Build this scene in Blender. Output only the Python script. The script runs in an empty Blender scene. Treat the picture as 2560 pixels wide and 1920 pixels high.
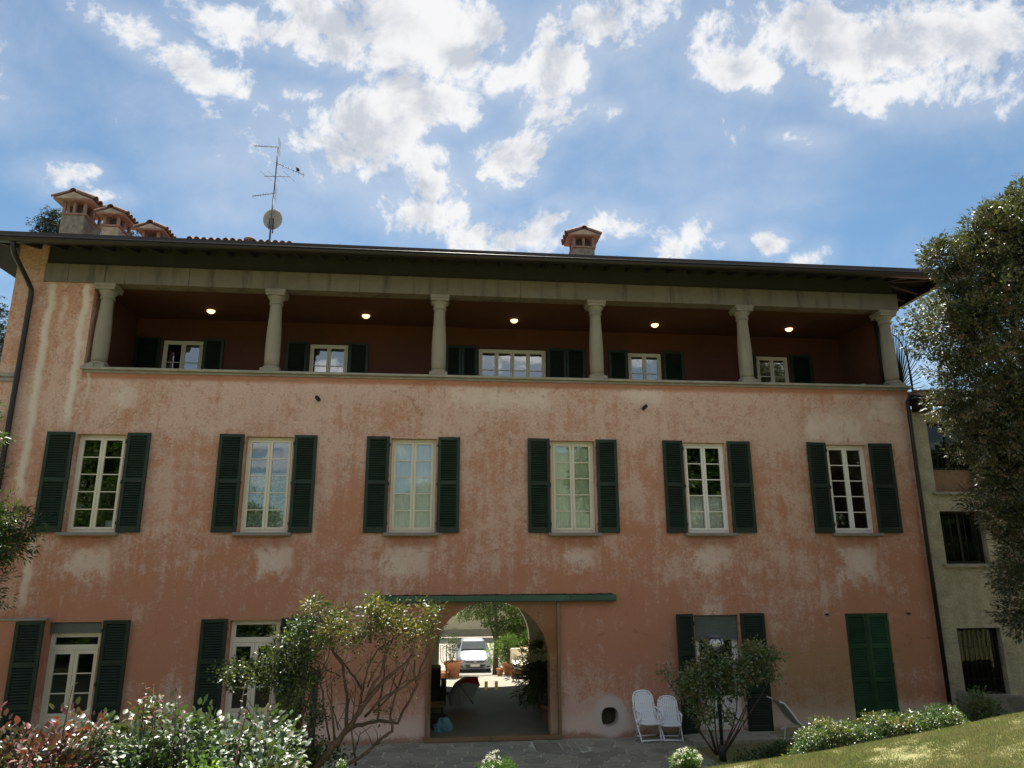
import bpy, bmesh, math, random
import numpy as np
from mathutils import Vector, Matrix

random.seed(7)
RNG = np.random.default_rng(11)
SC = bpy.context.scene
COL = SC.collection
R = math.radians

# ------------------------------------------------------------------ camera
YAW, PITCH, ROLL, FPX = R(5.98825), R(13.96738), R(-0.17420), 1769.5
CAMH = 3.75
CAM = np.array([0.0, -16.5, CAMH])
_f = np.array([math.sin(YAW) * math.cos(PITCH), math.cos(YAW) * math.cos(PITCH), math.sin(PITCH)])
_r = np.array([math.cos(YAW), -math.sin(YAW), 0.0])
_u = np.cross(_r, _f)
_c, _s = math.cos(ROLL), math.sin(ROLL)
CR, CU, CF = _c * _r + _s * _u, -_s * _r + _c * _u, _f
cd = bpy.data.cameras.new('camera')
cam = bpy.data.objects.new('camera', cd)
COL.objects.link(cam)
cam.matrix_world = Matrix(((CR[0], CU[0], -CF[0], CAM[0]), (CR[1], CU[1], -CF[1], CAM[1]),
                           (CR[2], CU[2], -CF[2], CAM[2]), (0, 0, 0, 1)))
cd.sensor_width = 36.0
cd.lens = 36.0 * FPX / 2560.0
cd.clip_start, cd.clip_end = 0.05, 3000.0
SC.camera = cam


def ray(u, v):
    return CF + CR * ((u - 1280) / FPX) + CU * ((960 - v) / FPX)


def aty(u, v, y):
    d = ray(u, v)
    return CAM + d * ((y - CAM[1]) / d[1])


def disp(x, y):            # direction of a point of the 2212 px wide view of the photograph
    d = ray(x * 1.15733, y * 1.15733)
    return d / np.linalg.norm(d)


# ------------------------------------------------------------------ render look
SC.render.engine = 'CYCLES'
SC.view_settings.view_transform = 'Standard'
SC.view_settings.look = 'None'
SC.view_settings.exposure = 1.32
SC.view_settings.gamma = 1.0
SC.cycles.max_bounces = 8
SC.cycles.transparent_max_bounces = 12
SC.cycles.sample_clamp_indirect = 6.0

SUN_EL, SUN_AZ = R(64.0), R(2.0)      # the sun stands behind the house, high


# ------------------------------------------------------------------ node helpers
class X:
    """a float/vector socket with arithmetic"""
    def __init__(s, nt, o):
        s.nt, s.o = nt, o

    def _m(s, op, *a, clamp=False):
        n = s.nt.nodes.new('ShaderNodeMath')
        n.operation = op
        n.use_clamp = clamp
        for i, v in enumerate((s,) + a):
            if isinstance(v, X):
                s.nt.links.new(v.o, n.inputs[i])
            else:
                n.inputs[i].default_value = v
        return X(s.nt, n.outputs[0])

    def __add__(s, b): return s._m('ADD', b)
    __radd__ = __add__
    def __sub__(s, b): return s._m('SUBTRACT', b)
    def __rsub__(s, b): return (s * -1.0) + b
    def __mul__(s, b): return s._m('MULTIPLY', b)
    __rmul__ = __mul__
    def __truediv__(s, b): return s._m('DIVIDE', b)
    def clamp(s): return s._m('ADD', 0.0, clamp=True)
    def max(s, b): return s._m('MAXIMUM', b)
    def min(s, b): return s._m('MINIMUM', b)
    def abs(s): return s._m('ABSOLUTE')
    def pow(s, b): return s._m('POWER', b)

    def ss(s, a, b, lo=0.0, hi=1.0):
        n = s.nt.nodes.new('ShaderNodeMapRange')
        n.interpolation_type = 'SMOOTHSTEP'
        s.nt.links.new(s.o, n.inputs['Value'])
        for k, v in (('From Min', a), ('From Max', b), ('To Min', lo), ('To Max', hi)):
            if isinstance(v, X):
                s.nt.links.new(v.o, n.inputs[k])
            else:
                n.inputs[k].default_value = v
        return X(s.nt, n.outputs['Result'])


def lk(nt, v, inp):
    if isinstance(v, X):
        nt.links.new(v.o, inp)
    elif isinstance(v, (tuple, list)):
        inp.default_value = tuple(v) + ((1.0,) if len(v) == 3 and len(inp.default_value) == 4 else ())
    else:
        inp.default_value = v


def mixc(nt, f, a, b, mode='MIX'):
    n = nt.nodes.new('ShaderNodeMix')
    n.data_type = 'RGBA'
    n.blend_type = mode
    lk(nt, f, n.inputs[0])
    lk(nt, a, n.inputs[6])
    lk(nt, b, n.inputs[7])
    return X(nt, n.outputs[2])


def noise(nt, vec, scale, detail=4.0, rough=0.5, dist=0.0):
    n = nt.nodes.new('ShaderNodeTexNoise')
    n.inputs['Scale'].default_value = scale
    n.inputs['Detail'].default_value = detail
    n.inputs['Roughness'].default_value = rough
    n.inputs['Distortion'].default_value = dist
    nt.links.new(vec.o, n.inputs['Vector'])
    return X(nt, n.outputs['Fac'])


def vmath(nt, op, a, b):
    n = nt.nodes.new('ShaderNodeVectorMath')
    n.operation = op
    for i, v in enumerate((a, b)):
        if isinstance(v, X):
            nt.links.new(v.o, n.inputs[i])
        else:
            n.inputs[i].default_value = v
    return X(nt, n.outputs['Value' if op == 'DOT_PRODUCT' else 'Vector'])


def comb(nt, x, y, z):
    n = nt.nodes.new('ShaderNodeCombineXYZ')
    for i, v in enumerate((x, y, z)):
        lk(nt, v, n.inputs[i])
    return X(nt, n.outputs[0])


def pos(nt):
    g = nt.nodes.new('ShaderNodeNewGeometry')
    s = nt.nodes.new('ShaderNodeSeparateXYZ')
    nt.links.new(g.outputs['Position'], s.inputs[0])
    return X(nt, g.outputs['Position']), X(nt, s.outputs[0]), X(nt, s.outputs[1]), X(nt, s.outputs[2])


def island(nt):
    g = nt.nodes.new('ShaderNodeNewGeometry')
    return X(nt, g.outputs['Random Per Island'])


def ramp(nt, f, stops):
    n = nt.nodes.new('ShaderNodeValToRGB')
    nt.links.new(f.o, n.inputs[0])
    e = n.color_ramp.elements
    while len(e) < len(stops):
        e.new(0.5)
    for el, (p, c) in zip(e, stops):
        el.position = p
        el.color = tuple(c) + (1.0,)
    return X(nt, n.outputs[0])


def newmat(name):
    m = bpy.data.materials.new(name)
    m.use_nodes = True
    nt = m.node_tree
    return m, nt, nt.nodes['Principled BSDF'], nt.nodes['Material Output']


def bump(nt, b, h, strength=0.4, dist=0.02):
    n = nt.nodes.new('ShaderNodeBump')
    n.inputs['Strength'].default_value = strength
    n.inputs['Distance'].default_value = dist
    nt.links.new(h.o, n.inputs['Height'])
    nt.links.new(n.outputs[0], b.inputs['Normal'])


def simple(name, c, rough=0.6, metal=0.0, var=0.12, scale=6.0, bmp=0.15, spec=0.5, c2=None, island_var=0.0, bd=0.01):
    m, nt, b, out = newmat(name)
    p, x, y, z = pos(nt)
    n1 = noise(nt, p, scale, 6, 0.6)
    n2 = noise(nt, p, scale * 6, 4, 0.6)
    lo = tuple(v * (1 - var * 1.6) for v in c)
    hi = tuple(min(1, v * (1 + var * 1.6)) for v in c) if c2 is None else c2
    col = mixc(nt, ((n1 - 0.5) * 1.6 + (n2 - 0.5) * 0.8 + 0.5).clamp(), lo, hi)
    if island_var:
        i = island(nt) * island_var + (1.0 - island_var / 2)
        n = nt.nodes.new('ShaderNodeHueSaturation')
        nt.links.new(col.o, n.inputs['Color'])
        nt.links.new(i.o, n.inputs['Value'])
        col = X(nt, n.outputs[0])
    if 'green' in name:
        oi = nt.nodes.new('ShaderNodeObjectInfo')
        hv = nt.nodes.new('ShaderNodeHueSaturation')
        nt.links.new(col.o, hv.inputs['Color'])
        nt.links.new((X(nt, oi.outputs['Random']) * 0.5 + 0.75).o, hv.inputs['Value'])
        col = X(nt, hv.outputs[0])
        dust = noise(nt, p, 2.2, 6, 0.7).ss(0.5, 0.8) * 0.05
        col = mixc(nt, dust, col, (0.25, 0.24, 0.20))
    nt.links.new(col.o, b.inputs['Base Color'])
    b.inputs['Roughness'].default_value = rough
    b.inputs['Metallic'].default_value = metal
    b.inputs['Specular IOR Level'].default_value = spec
    if bmp:
        bump(nt, b, n1 + n2 * 0.5, bmp, bd)
    return m


# ------------------------------------------------------------------ world: sky and clouds by direction
def build_world():
    w = bpy.data.worlds.new('World')
    SC.world = w
    w.use_nodes = True
    nt = w.node_tree
    for n in list(nt.nodes):
        nt.nodes.remove(n)
    out = nt.nodes.new('ShaderNodeOutputWorld')
    sky = nt.nodes.new('ShaderNodeTexSky')
    sky.sky_type = 'NISHITA'
    sky.sun_disc = False
    sky.sun_elevation = SUN_EL
    sky.sun_rotation = SUN_AZ
    sky.altitude = 300
    sky.air_density = 1.0
    sky.dust_density = 0.35
    sky.ozone_density = 1.0
    g = nt.nodes.new('ShaderNodeTexCoord')
    d = X(nt, g.outputs['Generated'])
    sep = nt.nodes.new('ShaderNodeSeparateXYZ')
    nt.links.new(d.o, sep.inputs[0])
    dz = X(nt, sep.outputs[2])
    # cloud banks: direction of the middle, half sizes (in units of the view), tilt
    blobs = [(330, 90, 120, 45, -32), (470, 180, 100, 24, -25), (575, 70, 140, 38, -12), (650, 205, 44, 16, 0),
             (860, 50, 235, 85, -8), (990, 125, 90, 60, 0), (800, 285, 135, 85, 15), (930, 225, 95, 52, 0),
             (945, 398, 56, 36, 0), (900, 468, 95, 38, -12), (1085, 172, 48, 36, 0), (1090, 362, 66, 52, 0),
             (1210, 160, 60, 105, -25), (1295, 45, 135, 62, 10), (1205, 245, 60, 30, 0), (1290, 238, 34, 15, 0),
             (1120, 520, 130, 34, 10), (1180, 478, 60, 24, 20), (1305, 488, 60, 30, 0), (1470, 525, 75, 30, 38),
             (1570, 525, 36, 12, -15), (1662, 527, 26, 20, 0), (1735, 566, 24, 14, 20),
             (1900, 110, 300, 88, -6), (1610, 150, 110, 48, -8), (2080, 90, 160, 85, 0), (1890, 195, 90, 36, 0),
             (1705, 295, 36, 11, 0), (130, 380, 50, 22, 0), (240, 425, 26, 12, 0), (1900, 240, 26, 14, 0),
             (900, 345, 60, 40, 0), (985, 455, 40, 24, 0), (870, 180, 70, 40, 0), (1040, 60, 60, 40, 0), (740, 110, 60, 40, 0), (1750, 60, 90, 50, 0), (1030, 505, 60, 28, 0), (1150, 320, 40, 30, 0),
             # banks beyond the frame
             (700, -190, 380, 90, 8), (1500, -260, 330, 110, 0), (2500, 60, 230, 90, 0), (-330, 120, 230, 80, -20), (2150, -330, 300, 90, 0)]
    S = 1.15733 / FPX
    acc = None
    for bx, by, rx, ry, a in blobs:
        c = disp(bx, by)
        ex = CR - c * np.dot(CR, c); ex /= np.linalg.norm(ex)
        ey = np.cross(ex, c); ey = -ey if np.dot(ey, CU) < 0 else ey
        off = np.linalg.norm([(bx - 1106) * S, (by - 829.5) * S])
        k = 1.0 / (1 + off * off)          # angular size shrinks away from the axis
        ca, sa = math.cos(R(a)), math.sin(R(a))
        e1 = (ex * ca + ey * sa) / (rx * S * math.sqrt(k) * 1.15)
        e2 = (-ex * sa + ey * ca) / (ry * S * math.sqrt(k) * 1.15)
        u = vmath(nt, 'DOT_PRODUCT', d, tuple(e1))
        v = vmath(nt, 'DOT_PRODUCT', d, tuple(e2))
        kk = min(1.5, (min(rx, ry) + 8) / 42.0)
        n_ = nt.nodes.new('ShaderNodeVectorMath')
        n_.operation = 'LENGTH'
        nt.links.new(comb(nt, u, v, 0.0).o, n_.inputs[0])
        q = X(nt, n_.outputs['Value'])._m('MULTIPLY_ADD', -kk, kk)
        acc = q if acc is None else acc.max(q)
    # the same broken cumulus over the rest of the sky (behind the camera)
    pl = vmath(nt, 'MULTIPLY', d, (1, 1, 1))
    inv = nt.nodes.new('ShaderNodeVectorMath'); inv.operation = 'SCALE'
    nt.links.new(d.o, inv.inputs[0])
    nt.links.new((1.0 / 1.0 * (dz.max(0.08)._m('POWER', -1.0))).o, inv.inputs['Scale'])
    plane = X(nt, inv.outputs[0])
    back = vmath(nt, 'DOT_PRODUCT', d, (0, -1, 0))
    bk = noise(nt, plane, 1.1, 3, 0.5) * 3.6 - 1.75
    acc = acc.max((bk - 1.0) + back.ss(-0.15, 0.25))
    # ragged edges
    wn = nt.nodes.new('ShaderNodeTexNoise')
    wn.inputs['Scale'].default_value = 5.0
    wn.inputs['Detail'].default_value = 2.0
    nt.links.new(d.o, wn.inputs['Vector'])
    wv = nt.nodes.new('ShaderNodeVectorMath'); wv.operation = 'MULTIPLY_ADD'
    nt.links.new(wn.outputs['Color'], wv.inputs[0])
    wv.inputs[1].default_value = (0.10, 0.10, 0.10)
    nt.links.new(d.o, wv.inputs[2])
    d0, d = d, X(nt, wv.outputs[0])
    def fbm(vec):
        a = noise(nt, vec, 15.0, 9, 0.64)
        b = noise(nt, vec, 45.0, 4, 0.65)
        return (a - 0.5) * 5.4 + (b - 0.5) * 1.5
    f1 = fbm(d)
    shifted = vmath(nt, 'ADD', d, tuple(np.array([0.0, 0.012, 0.03])))
    f2 = (noise(nt, shifted, 13.0, 5, 0.60) - 0.5) * 5.2
    dens = acc * 1.30 + f1 * 1.0 + 0.12
    alpha = dens.ss(-0.25, 1.05)
    veil = (noise(nt, plane, 0.9, 4, 0.6)).ss(0.42, 0.85) * 0.22 + (acc + f1 * 0.35).ss(-1.5, 0.8) * 0.30
    thick = (acc * 1.0 + f2 * 1.3 + 0.1).ss(0.1, 2.0)
    edge = (f1 - f2).ss(-0.5, 0.6)
    ccol = mixc(nt, thick * 0.9, (1.0, 1.0, 1.0), (0.56, 0.60, 0.68))
    ccol = mixc(nt, edge * 0.35, ccol, (0.86, 0.87, 0.9))
    bg1 = nt.nodes.new('ShaderNodeBackground')
    hsv = nt.nodes.new('ShaderNodeHueSaturation')
    hsv.inputs['Saturation'].default_value = 0.95
    nt.links.new(mixc(nt, 1.0, X(nt, sky.outputs[0]), (0.72, 0.955, 1.0), 'MULTIPLY').o, hsv.inputs['Color'])
    nt.links.new(hsv.outputs[0], bg1.inputs[0])
    bg1.inputs[1].default_value = 0.05
    bg2 = nt.nodes.new('ShaderNodeBackground')
    nt.links.new(ccol.o, bg2.inputs[0])
    # unseen cumulus facing the sun, behind the camera, is brightened to light the facade
    sundot = vmath(nt, 'DOT_PRODUCT', d0, (math.sin(SUN_AZ) * math.cos(SUN_EL), math.cos(SUN_AZ) * math.cos(SUN_EL), math.sin(SUN_EL)))
    nt.links.new((sundot.ss(0.55, -0.35, 0.0, 0.34) + 0.39).o, bg2.inputs[1])
    mx = nt.nodes.new('ShaderNodeMixShader')
    hz = dz.ss(0.02, 0.2)
    nt.links.new((alpha.max(veil) * hz).clamp().o, mx.inputs[0])
    nt.links.new(bg1.outputs[0], mx.inputs[1])
    nt.links.new(bg2.outputs[0], mx.inputs[2])
    nt.links.new(mx.outputs[0], out.inputs[0])


build_world()
sd = bpy.data.lights.new('sun', 'SUN')
sun = bpy.data.objects.new('sun', sd)
COL.objects.link(sun)
sd.energy, sd.angle, sd.color = 5.0, R(0.53), (1.0, 0.95, 0.87)
sv = Vector((math.sin(SUN_AZ) * math.cos(SUN_EL), math.cos(SUN_AZ) * math.cos(SUN_EL), math.sin(SUN_EL)))
sun.rotation_euler = sv.to_track_quat('Z', 'Y').to_euler()

# ------------------------------------------------------------------ object helpers
WL = {}


def tag(o, label=None, cat=None, group=None, kind=None):
    if label: o['label'] = label
    if cat: o['category'] = cat
    if group: o['group'] = group
    if kind: o['kind'] = kind
    return o


def empty(name, loc, label=None, cat=None, group=None):
    o = bpy.data.objects.new(name, None)
    COL.objects.link(o)
    o.location = loc
    WL[o.name] = Vector(loc)
    return tag(o, label, cat, group)


def place(name, me, loc, parent=None):
    o = bpy.data.objects.new(name, me)
    COL.objects.link(o)
    loc = Vector(loc)
    if parent is not None:
        o.parent = parent
        o.location = loc - WL[parent.name]
    else:
        o.location = loc
    WL[o.name] = loc
    return o


class MB:
    def __init__(s):
        s.v, s.f, s.sm = [], [], []

    def add(s, vs, fs, smooth=False):
        n = len(s.v)
        s.v.extend(tuple(map(float, p)) for p in vs)
        s.f.extend(tuple(i + n for i in f) for f in fs)
        s.sm.extend([smooth] * len(fs))
        return s

    def box(s, x0, x1, y0, y1, z0, z1):
        vs = [(x, y, z) for z in (z0, z1) for y in (y0, y1) for x in (x0, x1)]
        return s.add(vs, [(0, 2, 3, 1), (4, 5, 7, 6), (0, 1, 5, 4), (2, 6, 7, 3), (0, 4, 6, 2), (1, 3, 7, 5)])

    def tube(s, pts, r, n=8, cap=True):
        pts = [Vector(p) for p in pts]
        rs = [r] * len(pts) if not hasattr(r, '__len__') else r
        vs, fs = [], []
        up = Vector((0.0123, 0.31, 0.95)).normalized()
        prev = None
        for i, p in enumerate(pts):
            t = (pts[min(i + 1, len(pts) - 1)] - pts[max(i - 1, 0)])
            t = t.normalized() if t.length > 1e-9 else Vector((0, 0, 1))
            a = t.cross(up) if prev is None else prev - t * prev.dot(t)
            if a.length < 1e-4:
                a = t.cross(Vector((1, 0, 0)))
            a.normalize()
            prev = a
            b = t.cross(a)
            for k in range(n):
                w = 2 * math.pi * k / n
                vs.append(p + a * (math.cos(w) * rs[i]) + b * (math.sin(w) * rs[i]))
        for i in range(len(pts) - 1):
            for k in range(n):
                k2 = (k + 1) % n
                fs.append((i * n + k, i * n + k2, (i + 1) * n + k2, (i + 1) * n + k))
        s.add(vs, fs, True)
        if cap:
            m = len(s.v) - len(vs)
            s.f.append(tuple(m + k for k in reversed(range(n)))); s.sm.append(False)
            s.f.append(tuple(m + (len(pts) - 1) * n + k for k in range(n))); s.sm.append(False)
        return s

    def lathe(s, prof, c=(0, 0, 0), n=16, smooth=True, cap=True):
        vs, fs = [], []
        for r, z in prof:
            for k in range(n):
                w = 2 * math.pi * k / n
                vs.append((c[0] + r * math.cos(w), c[1] + r * math.sin(w), c[2] + z))
        for i in range(len(prof) - 1):
            for k in range(n):
                k2 = (k + 1) % n
                fs.append((i * n + k, i * n + k2, (i + 1) * n + k2, (i + 1) * n + k))
        if cap:
            fs.append(tuple(range(n - 1, -1, -1)))
            fs.append(tuple((len(prof) - 1) * n + k for k in range(n)))
        return s.add(vs, fs, smooth)

    def prism(s, poly, h0, h1, axis='z'):
        n = len(poly)
        def P(a, b, h):
            return {'z': (a, b, h), 'y': (a, h, b), 'x': (h, a, b)}[axis]
        vs = [P(a, b, h0) for a, b in poly] + [P(a, b, h1) for a, b in poly]
        fs = [tuple(range(n)), tuple(range(2 * n - 1, n - 1, -1))] + [(i, i + n, (i + 1) % n + n, (i + 1) % n) for i in range(n)]
        return s.add(vs, fs)

    def grid(s, P, smooth=True):
        """P: rows x cols array of points"""
        P = np.asarray(P)
        a, b = P.shape[:2]
        fs = [(i * b + j, i * b + j + 1, (i + 1) * b + j + 1, (i + 1) * b + j) for i in range(a - 1) for j in range(b - 1)]
        return s.add(P.reshape(-1, 3), fs, smooth)

    def mesh(s, name, mat, origin=(0, 0, 0), fix=True):
        me = bpy.data.meshes.new(name)
        o = origin
        me.from_pydata([(p[0] - o[0], p[1] - o[1], p[2] - o[2]) for p in s.v], [], s.f)
        me.polygons.foreach_set('use_smooth', s.sm)
        me.materials.append(mat)
        if fix:
            bm = bmesh.new()
            bm.from_mesh(me)
            bmesh.ops.recalc_face_normals(bm, faces=bm.faces)
            bm.to_mesh(me)
            bm.free()
        me.update()
        return me

    def build(s, name, mat, parent=None, bevel=0.0, fix=True):
        a = np.array(s.v)
        lo, hi = a.min(0), a.max(0)
        o = ((lo[0] + hi[0]) / 2, (lo[1] + hi[1]) / 2, lo[2])
        ob = place(name, s.mesh(name, mat, o, fix), o, parent)
        if bevel:
            md = ob.modifiers.new('bevel', 'BEVEL')
            md.width, md.segments, md.limit_method, md.angle_limit = bevel, 2, 'ANGLE', R(40)
        return ob


def copy_tree(o, parent=None):
    c = o.copy()
    COL.objects.link(c)
    if parent is not None:
        c.parent = parent
    WL[c.name] = WL[o.name].copy()
    for ch in list(o.children):
        copy_tree(ch, c)
    return c


def npmesh(name, V, Fq, mats, parent=None, quads=True, smooth=False, midx=None):
    me = bpy.data.meshes.new(name)
    V = np.asarray(V, dtype=np.float64)
    o = np.array([V[:, 0].mean(), V[:, 1].mean(), V[:, 2].min()])
    k = Fq.shape[1]
    me.vertices.add(len(V))
    me.vertices.foreach_set('co', (V - o).ravel())
    me.loops.add(len(Fq) * k)
    me.loops.foreach_set('vertex_index', Fq.ravel().astype(np.int32))
    me.polygons.add(len(Fq))
    me.polygons.foreach_set('loop_start', np.arange(0, len(Fq) * k, k, dtype=np.int32))
    me.polygons.foreach_set('loop_total', np.full(len(Fq), k, dtype=np.int32))
    if not isinstance(mats, (list, tuple)):
        mats = [mats]
    for m in mats:
        me.materials.append(m)
    if midx is not None:
        me.polygons.foreach_set('material_index', midx.astype(np.int32))
    me.update(calc_edges=True)
    return place(name, me, o, parent)


def unit(a):
    return a / np.maximum(np.linalg.norm(a, axis=-1, keepdims=True), 1e-9)


def leaf_geo(P, D, N, L, W, fold=0.25, droop=0.15, rich=False):
    """one folded leaf per row: base P, direction D, approximate normal N"""
    D = unit(D)
    S = unit(np.cross(D, N))
    N = np.cross(S, D)
    L = np.asarray(L)[:, None]
    W = np.asarray(W)[:, None]
    if not rich:
        m = P + D * L * 0.45
        V = np.stack([P, m + S * W / 2 + N * fold * W / 2, P + D * L - N * droop * L, m - S * W / 2 + N * fold * W / 2], 1)
        n = len(P)
        b = (np.arange(n) * 4)[:, None]
        F = np.concatenate([b + [0, 1, 2], b + [0, 2, 3]], 0)
        return V.reshape(-1, 3), F
    def at(t, s):
        return P + D * L * t + S * W * s + N * (abs(s) * fold * W - droop * L * t * t)
    V = np.stack([at(0, 0), at(.28, .40), at(.62, .42), at(1, 0), at(.62, -.42), at(.28, -.40), at(.30, 0), at(.65, 0)], 1)
    n = len(P)
    b = (np.arange(n) * 8)[:, None]
    F = np.concatenate([b + [0, 1, 6, 6], b + [6, 1, 2, 7], b + [7, 2, 3, 3], b + [0, 6, 5, 5], b + [6, 7, 4, 5], b + [7, 3, 4, 4]], 0)
    T = np.concatenate([b + [0, 1, 6], b + [6, 1, 2], b + [6, 2, 7], b + [7, 2, 3], b + [0, 6, 5], b + [6, 7, 4], b + [6, 4, 5], b + [7, 3, 4]], 0)
    return V.reshape(-1, 3), T


def rdir(n, rng=None):
    return unit((rng or RNG).normal(size=(n, 3)))


def cluster_leaves(C, per, spread, L, W, up=0.5, out=None, fold=0.25, droop=0.15, rich=False, flat=0.6):
    """leaves gathered in sprays around the centres C"""
    n = len(C) * per
    cc = np.repeat(C, per, 0)
    d = rdir(n)
    d[:, 2] *= 0.8
    P = cc + d * spread * RNG.uniform(0.15, 1, (n, 1))
    D = d + np.array([0, 0, up * 0.3])
    if out is not None:
        D = D + np.repeat(out, per, 0) * 0.7
    N = rdir(n) * (1 - flat) + np.array([0, 0, 1.0]) * flat
    s = RNG.uniform(0.65, 1.25, n)
    return leaf_geo(P, D, N, L * s, W * s, fold, droop, rich)


def lobe_centres(lobes, n, shell=0.45, holes=0.0, hs=2.2):
    """points spread through a set of ellipsoid lobes, thinned by a wavy field so that gaps open"""
    lob = np.array(lobes, dtype=float)
    w = (lob[:, 3] * lob[:, 4] * lob[:, 5]) ** (2 / 3)
    idx = RNG.choice(len(lob), n * 2, p=w / w.sum())
    d = rdir(n * 2)
    r = RNG.uniform(0, 1, (n * 2, 1)) ** shell
    bumpy = 1 + 0.16 * np.sin(d[:, :1] * 5 + idx[:, None]) + 0.13 * np.sin(d[:, 2:] * 7 + 1.7 * idx[:, None])
    P = lob[idx, :3] + d * r * bumpy * lob[idx, 3:6]
    fld = np.sin(P[:, 0] * hs * 2.1 + 1.3 * np.sin(P[:, 2] * hs)) * np.sin(P[:, 2] * hs * 1.7 + 1.1 * np.sin(P[:, 1] * hs * 1.3)) + 0.5 * np.sin(P[:, 1] * hs * 2.9 + P[:, 0] * 3)
    keep = fld > (-1.6 + holes)
    return P[keep][:n], d[keep][:n]


# ------------------------------------------------------------------ materials
def facade_material():
    m, nt, b, out = newmat('old_terracotta_render')
    p, x, y, z = pos(nt)
    big = noise(nt, p, 0.55, 8, 0.6, 0.6)
    med = noise(nt, p, 2.3, 10, 0.68, 0.4)
    fine = noise(nt, p, 17.0, 8, 0.75, 0.2)
    grit = noise(nt, p, 70.0, 5, 0.8)
    vs = comb(nt, x * 5.0, y, z * 0.32)
    streak = noise(nt, vs, 1.0, 7, 0.62, 0.3)
    hs = noise(nt, comb(nt, x * 0.35, y, z * 2.4), 1.0, 6, 0.6, 0.5)
    base = mixc(nt, (big * 1.1 + (med - 0.5) * 0.9 - 0.05).clamp(), (0.45, 0.188, 0.105), (0.51, 0.250, 0.165))
    base = mixc(nt, z.ss(2.0, 7.6) * 0.6, base, (0.50, 0.245, 0.145))
    base = mixc(nt, z.ss(8.0, 9.5) * 0.35, base, (0.42, 0.19, 0.10))
    # worn, limewashed areas
    def rect(x0, x1, z0, z1, s=0.16):
        xx = x + (med - 0.5) * 1.2 + (fine - 0.5) * 0.6
        zz = z + (noise(nt, p, 3.1, 6, 0.7) - 0.5) * 1.2 + (fine - 0.5) * 0.6
        return xx.ss(x0 - s, x0 + s) * (1.0 - xx.ss(x1 - s, x1 + s)) * zz.ss(z0 - s, z0 + s) * (1.0 - zz.ss(z1 - s, z1 + s))
    bias = z.ss(5.6, 7.5) * 0.10 * (1.0 - z.ss(7.95, 8.2)) + (1.0 - z.ss(0.15, 0.9)) * 0.24 - z.ss(0.9, 1.6) * 0.0
    mid = (1.0 - (z - 2.1).abs().ss(0.0, 1.5)) * -0.10
    w = (big - 0.5) * 0.62 + 0.17 + med * 0.40 + hs * 0.16 + (streak - 0.5) * 0.42 + 0.09 + bias + mid + (fine - 0.5) * 0.62 + (noise(nt, p, 5.5, 6, 0.7) - 0.5) * 0.35
    worn = w.ss(0.47, 0.67)
    pale = mixc(nt, fine, (0.55, 0.35, 0.27), (0.80, 0.62, 0.53))
    col = mixc(nt, worn * 0.60, base, pale)
    vein = (noise(nt, p, 6.5, 12, 0.8, 1.2) - 0.5).abs().ss(0.0, 0.035)
    col = mixc(nt, (1.0 - vein) * z.ss(4.6, 7.0) * 0.42, col, (0.80, 0.64, 0.54))
    patches = None
    for a in ((-7.85, -7.0, 3.5, 3.95), (-1.1, -0.25, 3.42, 4.0), (-3.9, -3.2, 3.5, 4.0), (3.0, 3.6, 3.55, 4.0), (6.05, 6.8, 3.55, 4.08), (9.6, 10.45, 3.25, 4.05),
              (0.35, 2.6, 7.3, 7.72), (4.5, 5.4, 7.45, 7.9), (-7.3, -6.9, 7.1, 7.65), (6.1, 6.6, 2.55, 2.75), (10.9, 11.6, 7.1, 7.7), (9.1, 10.6, 6.65, 7.15)):
        q = rect(*a)
        patches = q if patches is None else patches.max(q)
    col = mixc(nt, patches * 0.6 * (0.55 + med), col, (0.76, 0.62, 0.52))
    # redder, unwashed strip sheltered by the slab, and small chips
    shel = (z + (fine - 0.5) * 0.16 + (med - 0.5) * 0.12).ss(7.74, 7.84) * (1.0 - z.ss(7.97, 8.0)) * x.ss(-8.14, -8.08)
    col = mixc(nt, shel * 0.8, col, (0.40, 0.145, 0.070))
    vor = nt.nodes.new('ShaderNodeTexVoronoi')
    vor.feature = 'DISTANCE_TO_EDGE'
    vor.inputs['Scale'].default_value = 0.55
    nt.links.new(comb(nt, x + (med - 0.5) * 1.1, y, z * 0.8 + (big - 0.5) * 1.5 + (fine - 0.5) * 0.12).o, vor.inputs['Vector'])
    crack = (1.0 - X(nt, vor.outputs['Distance']).ss(0.002, 0.011)) * streak.ss(0.45, 0.6)
    col = mixc(nt, crack * 0.45, col, (0.22, 0.09, 0.06))
    chip = noise(nt, p, 4.3, 3, 0.6).ss(0.765, 0.785)
    col = mixc(nt, chip * 0.7, col, (0.27, 0.10, 0.07))
    # runs of lime down the wall
    wob = (noise(nt, comb(nt, x * 0.0, y, z * 1.5), 1.0, 5, 0.6) - 0.5) * 0.35 + (fine - 0.5) * 0.2
    for cx, w0, z0, z1, k in ((-9.03, 0.085, 4.9, 10.1, 0.8), (-8.28, 0.075, 6.55, 10.1, 0.9), (-8.72, 0.06, 8.9, 9.8, 0.45), (-8.62, 0.085, 2.6, 4.3, 0.7), (-7.95, 0.03, 7.0, 8.0, 0.6)):
        run = (1.0 - (x + wob - cx).abs().ss(w0 * 0.35, w0 * 1.5)) * z.ss(z0, z0 + 0.5) * (1.0 - z.ss(z1 - 0.1, z1))
        col = mixc(nt, (run * k * (0.45 + streak)).clamp(), col, (0.74, 0.63, 0.52))
    # damp foot of the wall, moss line, algae towards the right
    foot = (1.0 - (z + (med - 0.5) * 0.5).ss(0.25, 0.62))
    col = mixc(nt, foot * 0.6, col, (0.72, 0.57, 0.48))
    low = (1.0 - (z + (fine - 0.5) * 0.25 + (med - 0.5) * 0.3).ss(0.03, 0.17))
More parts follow.
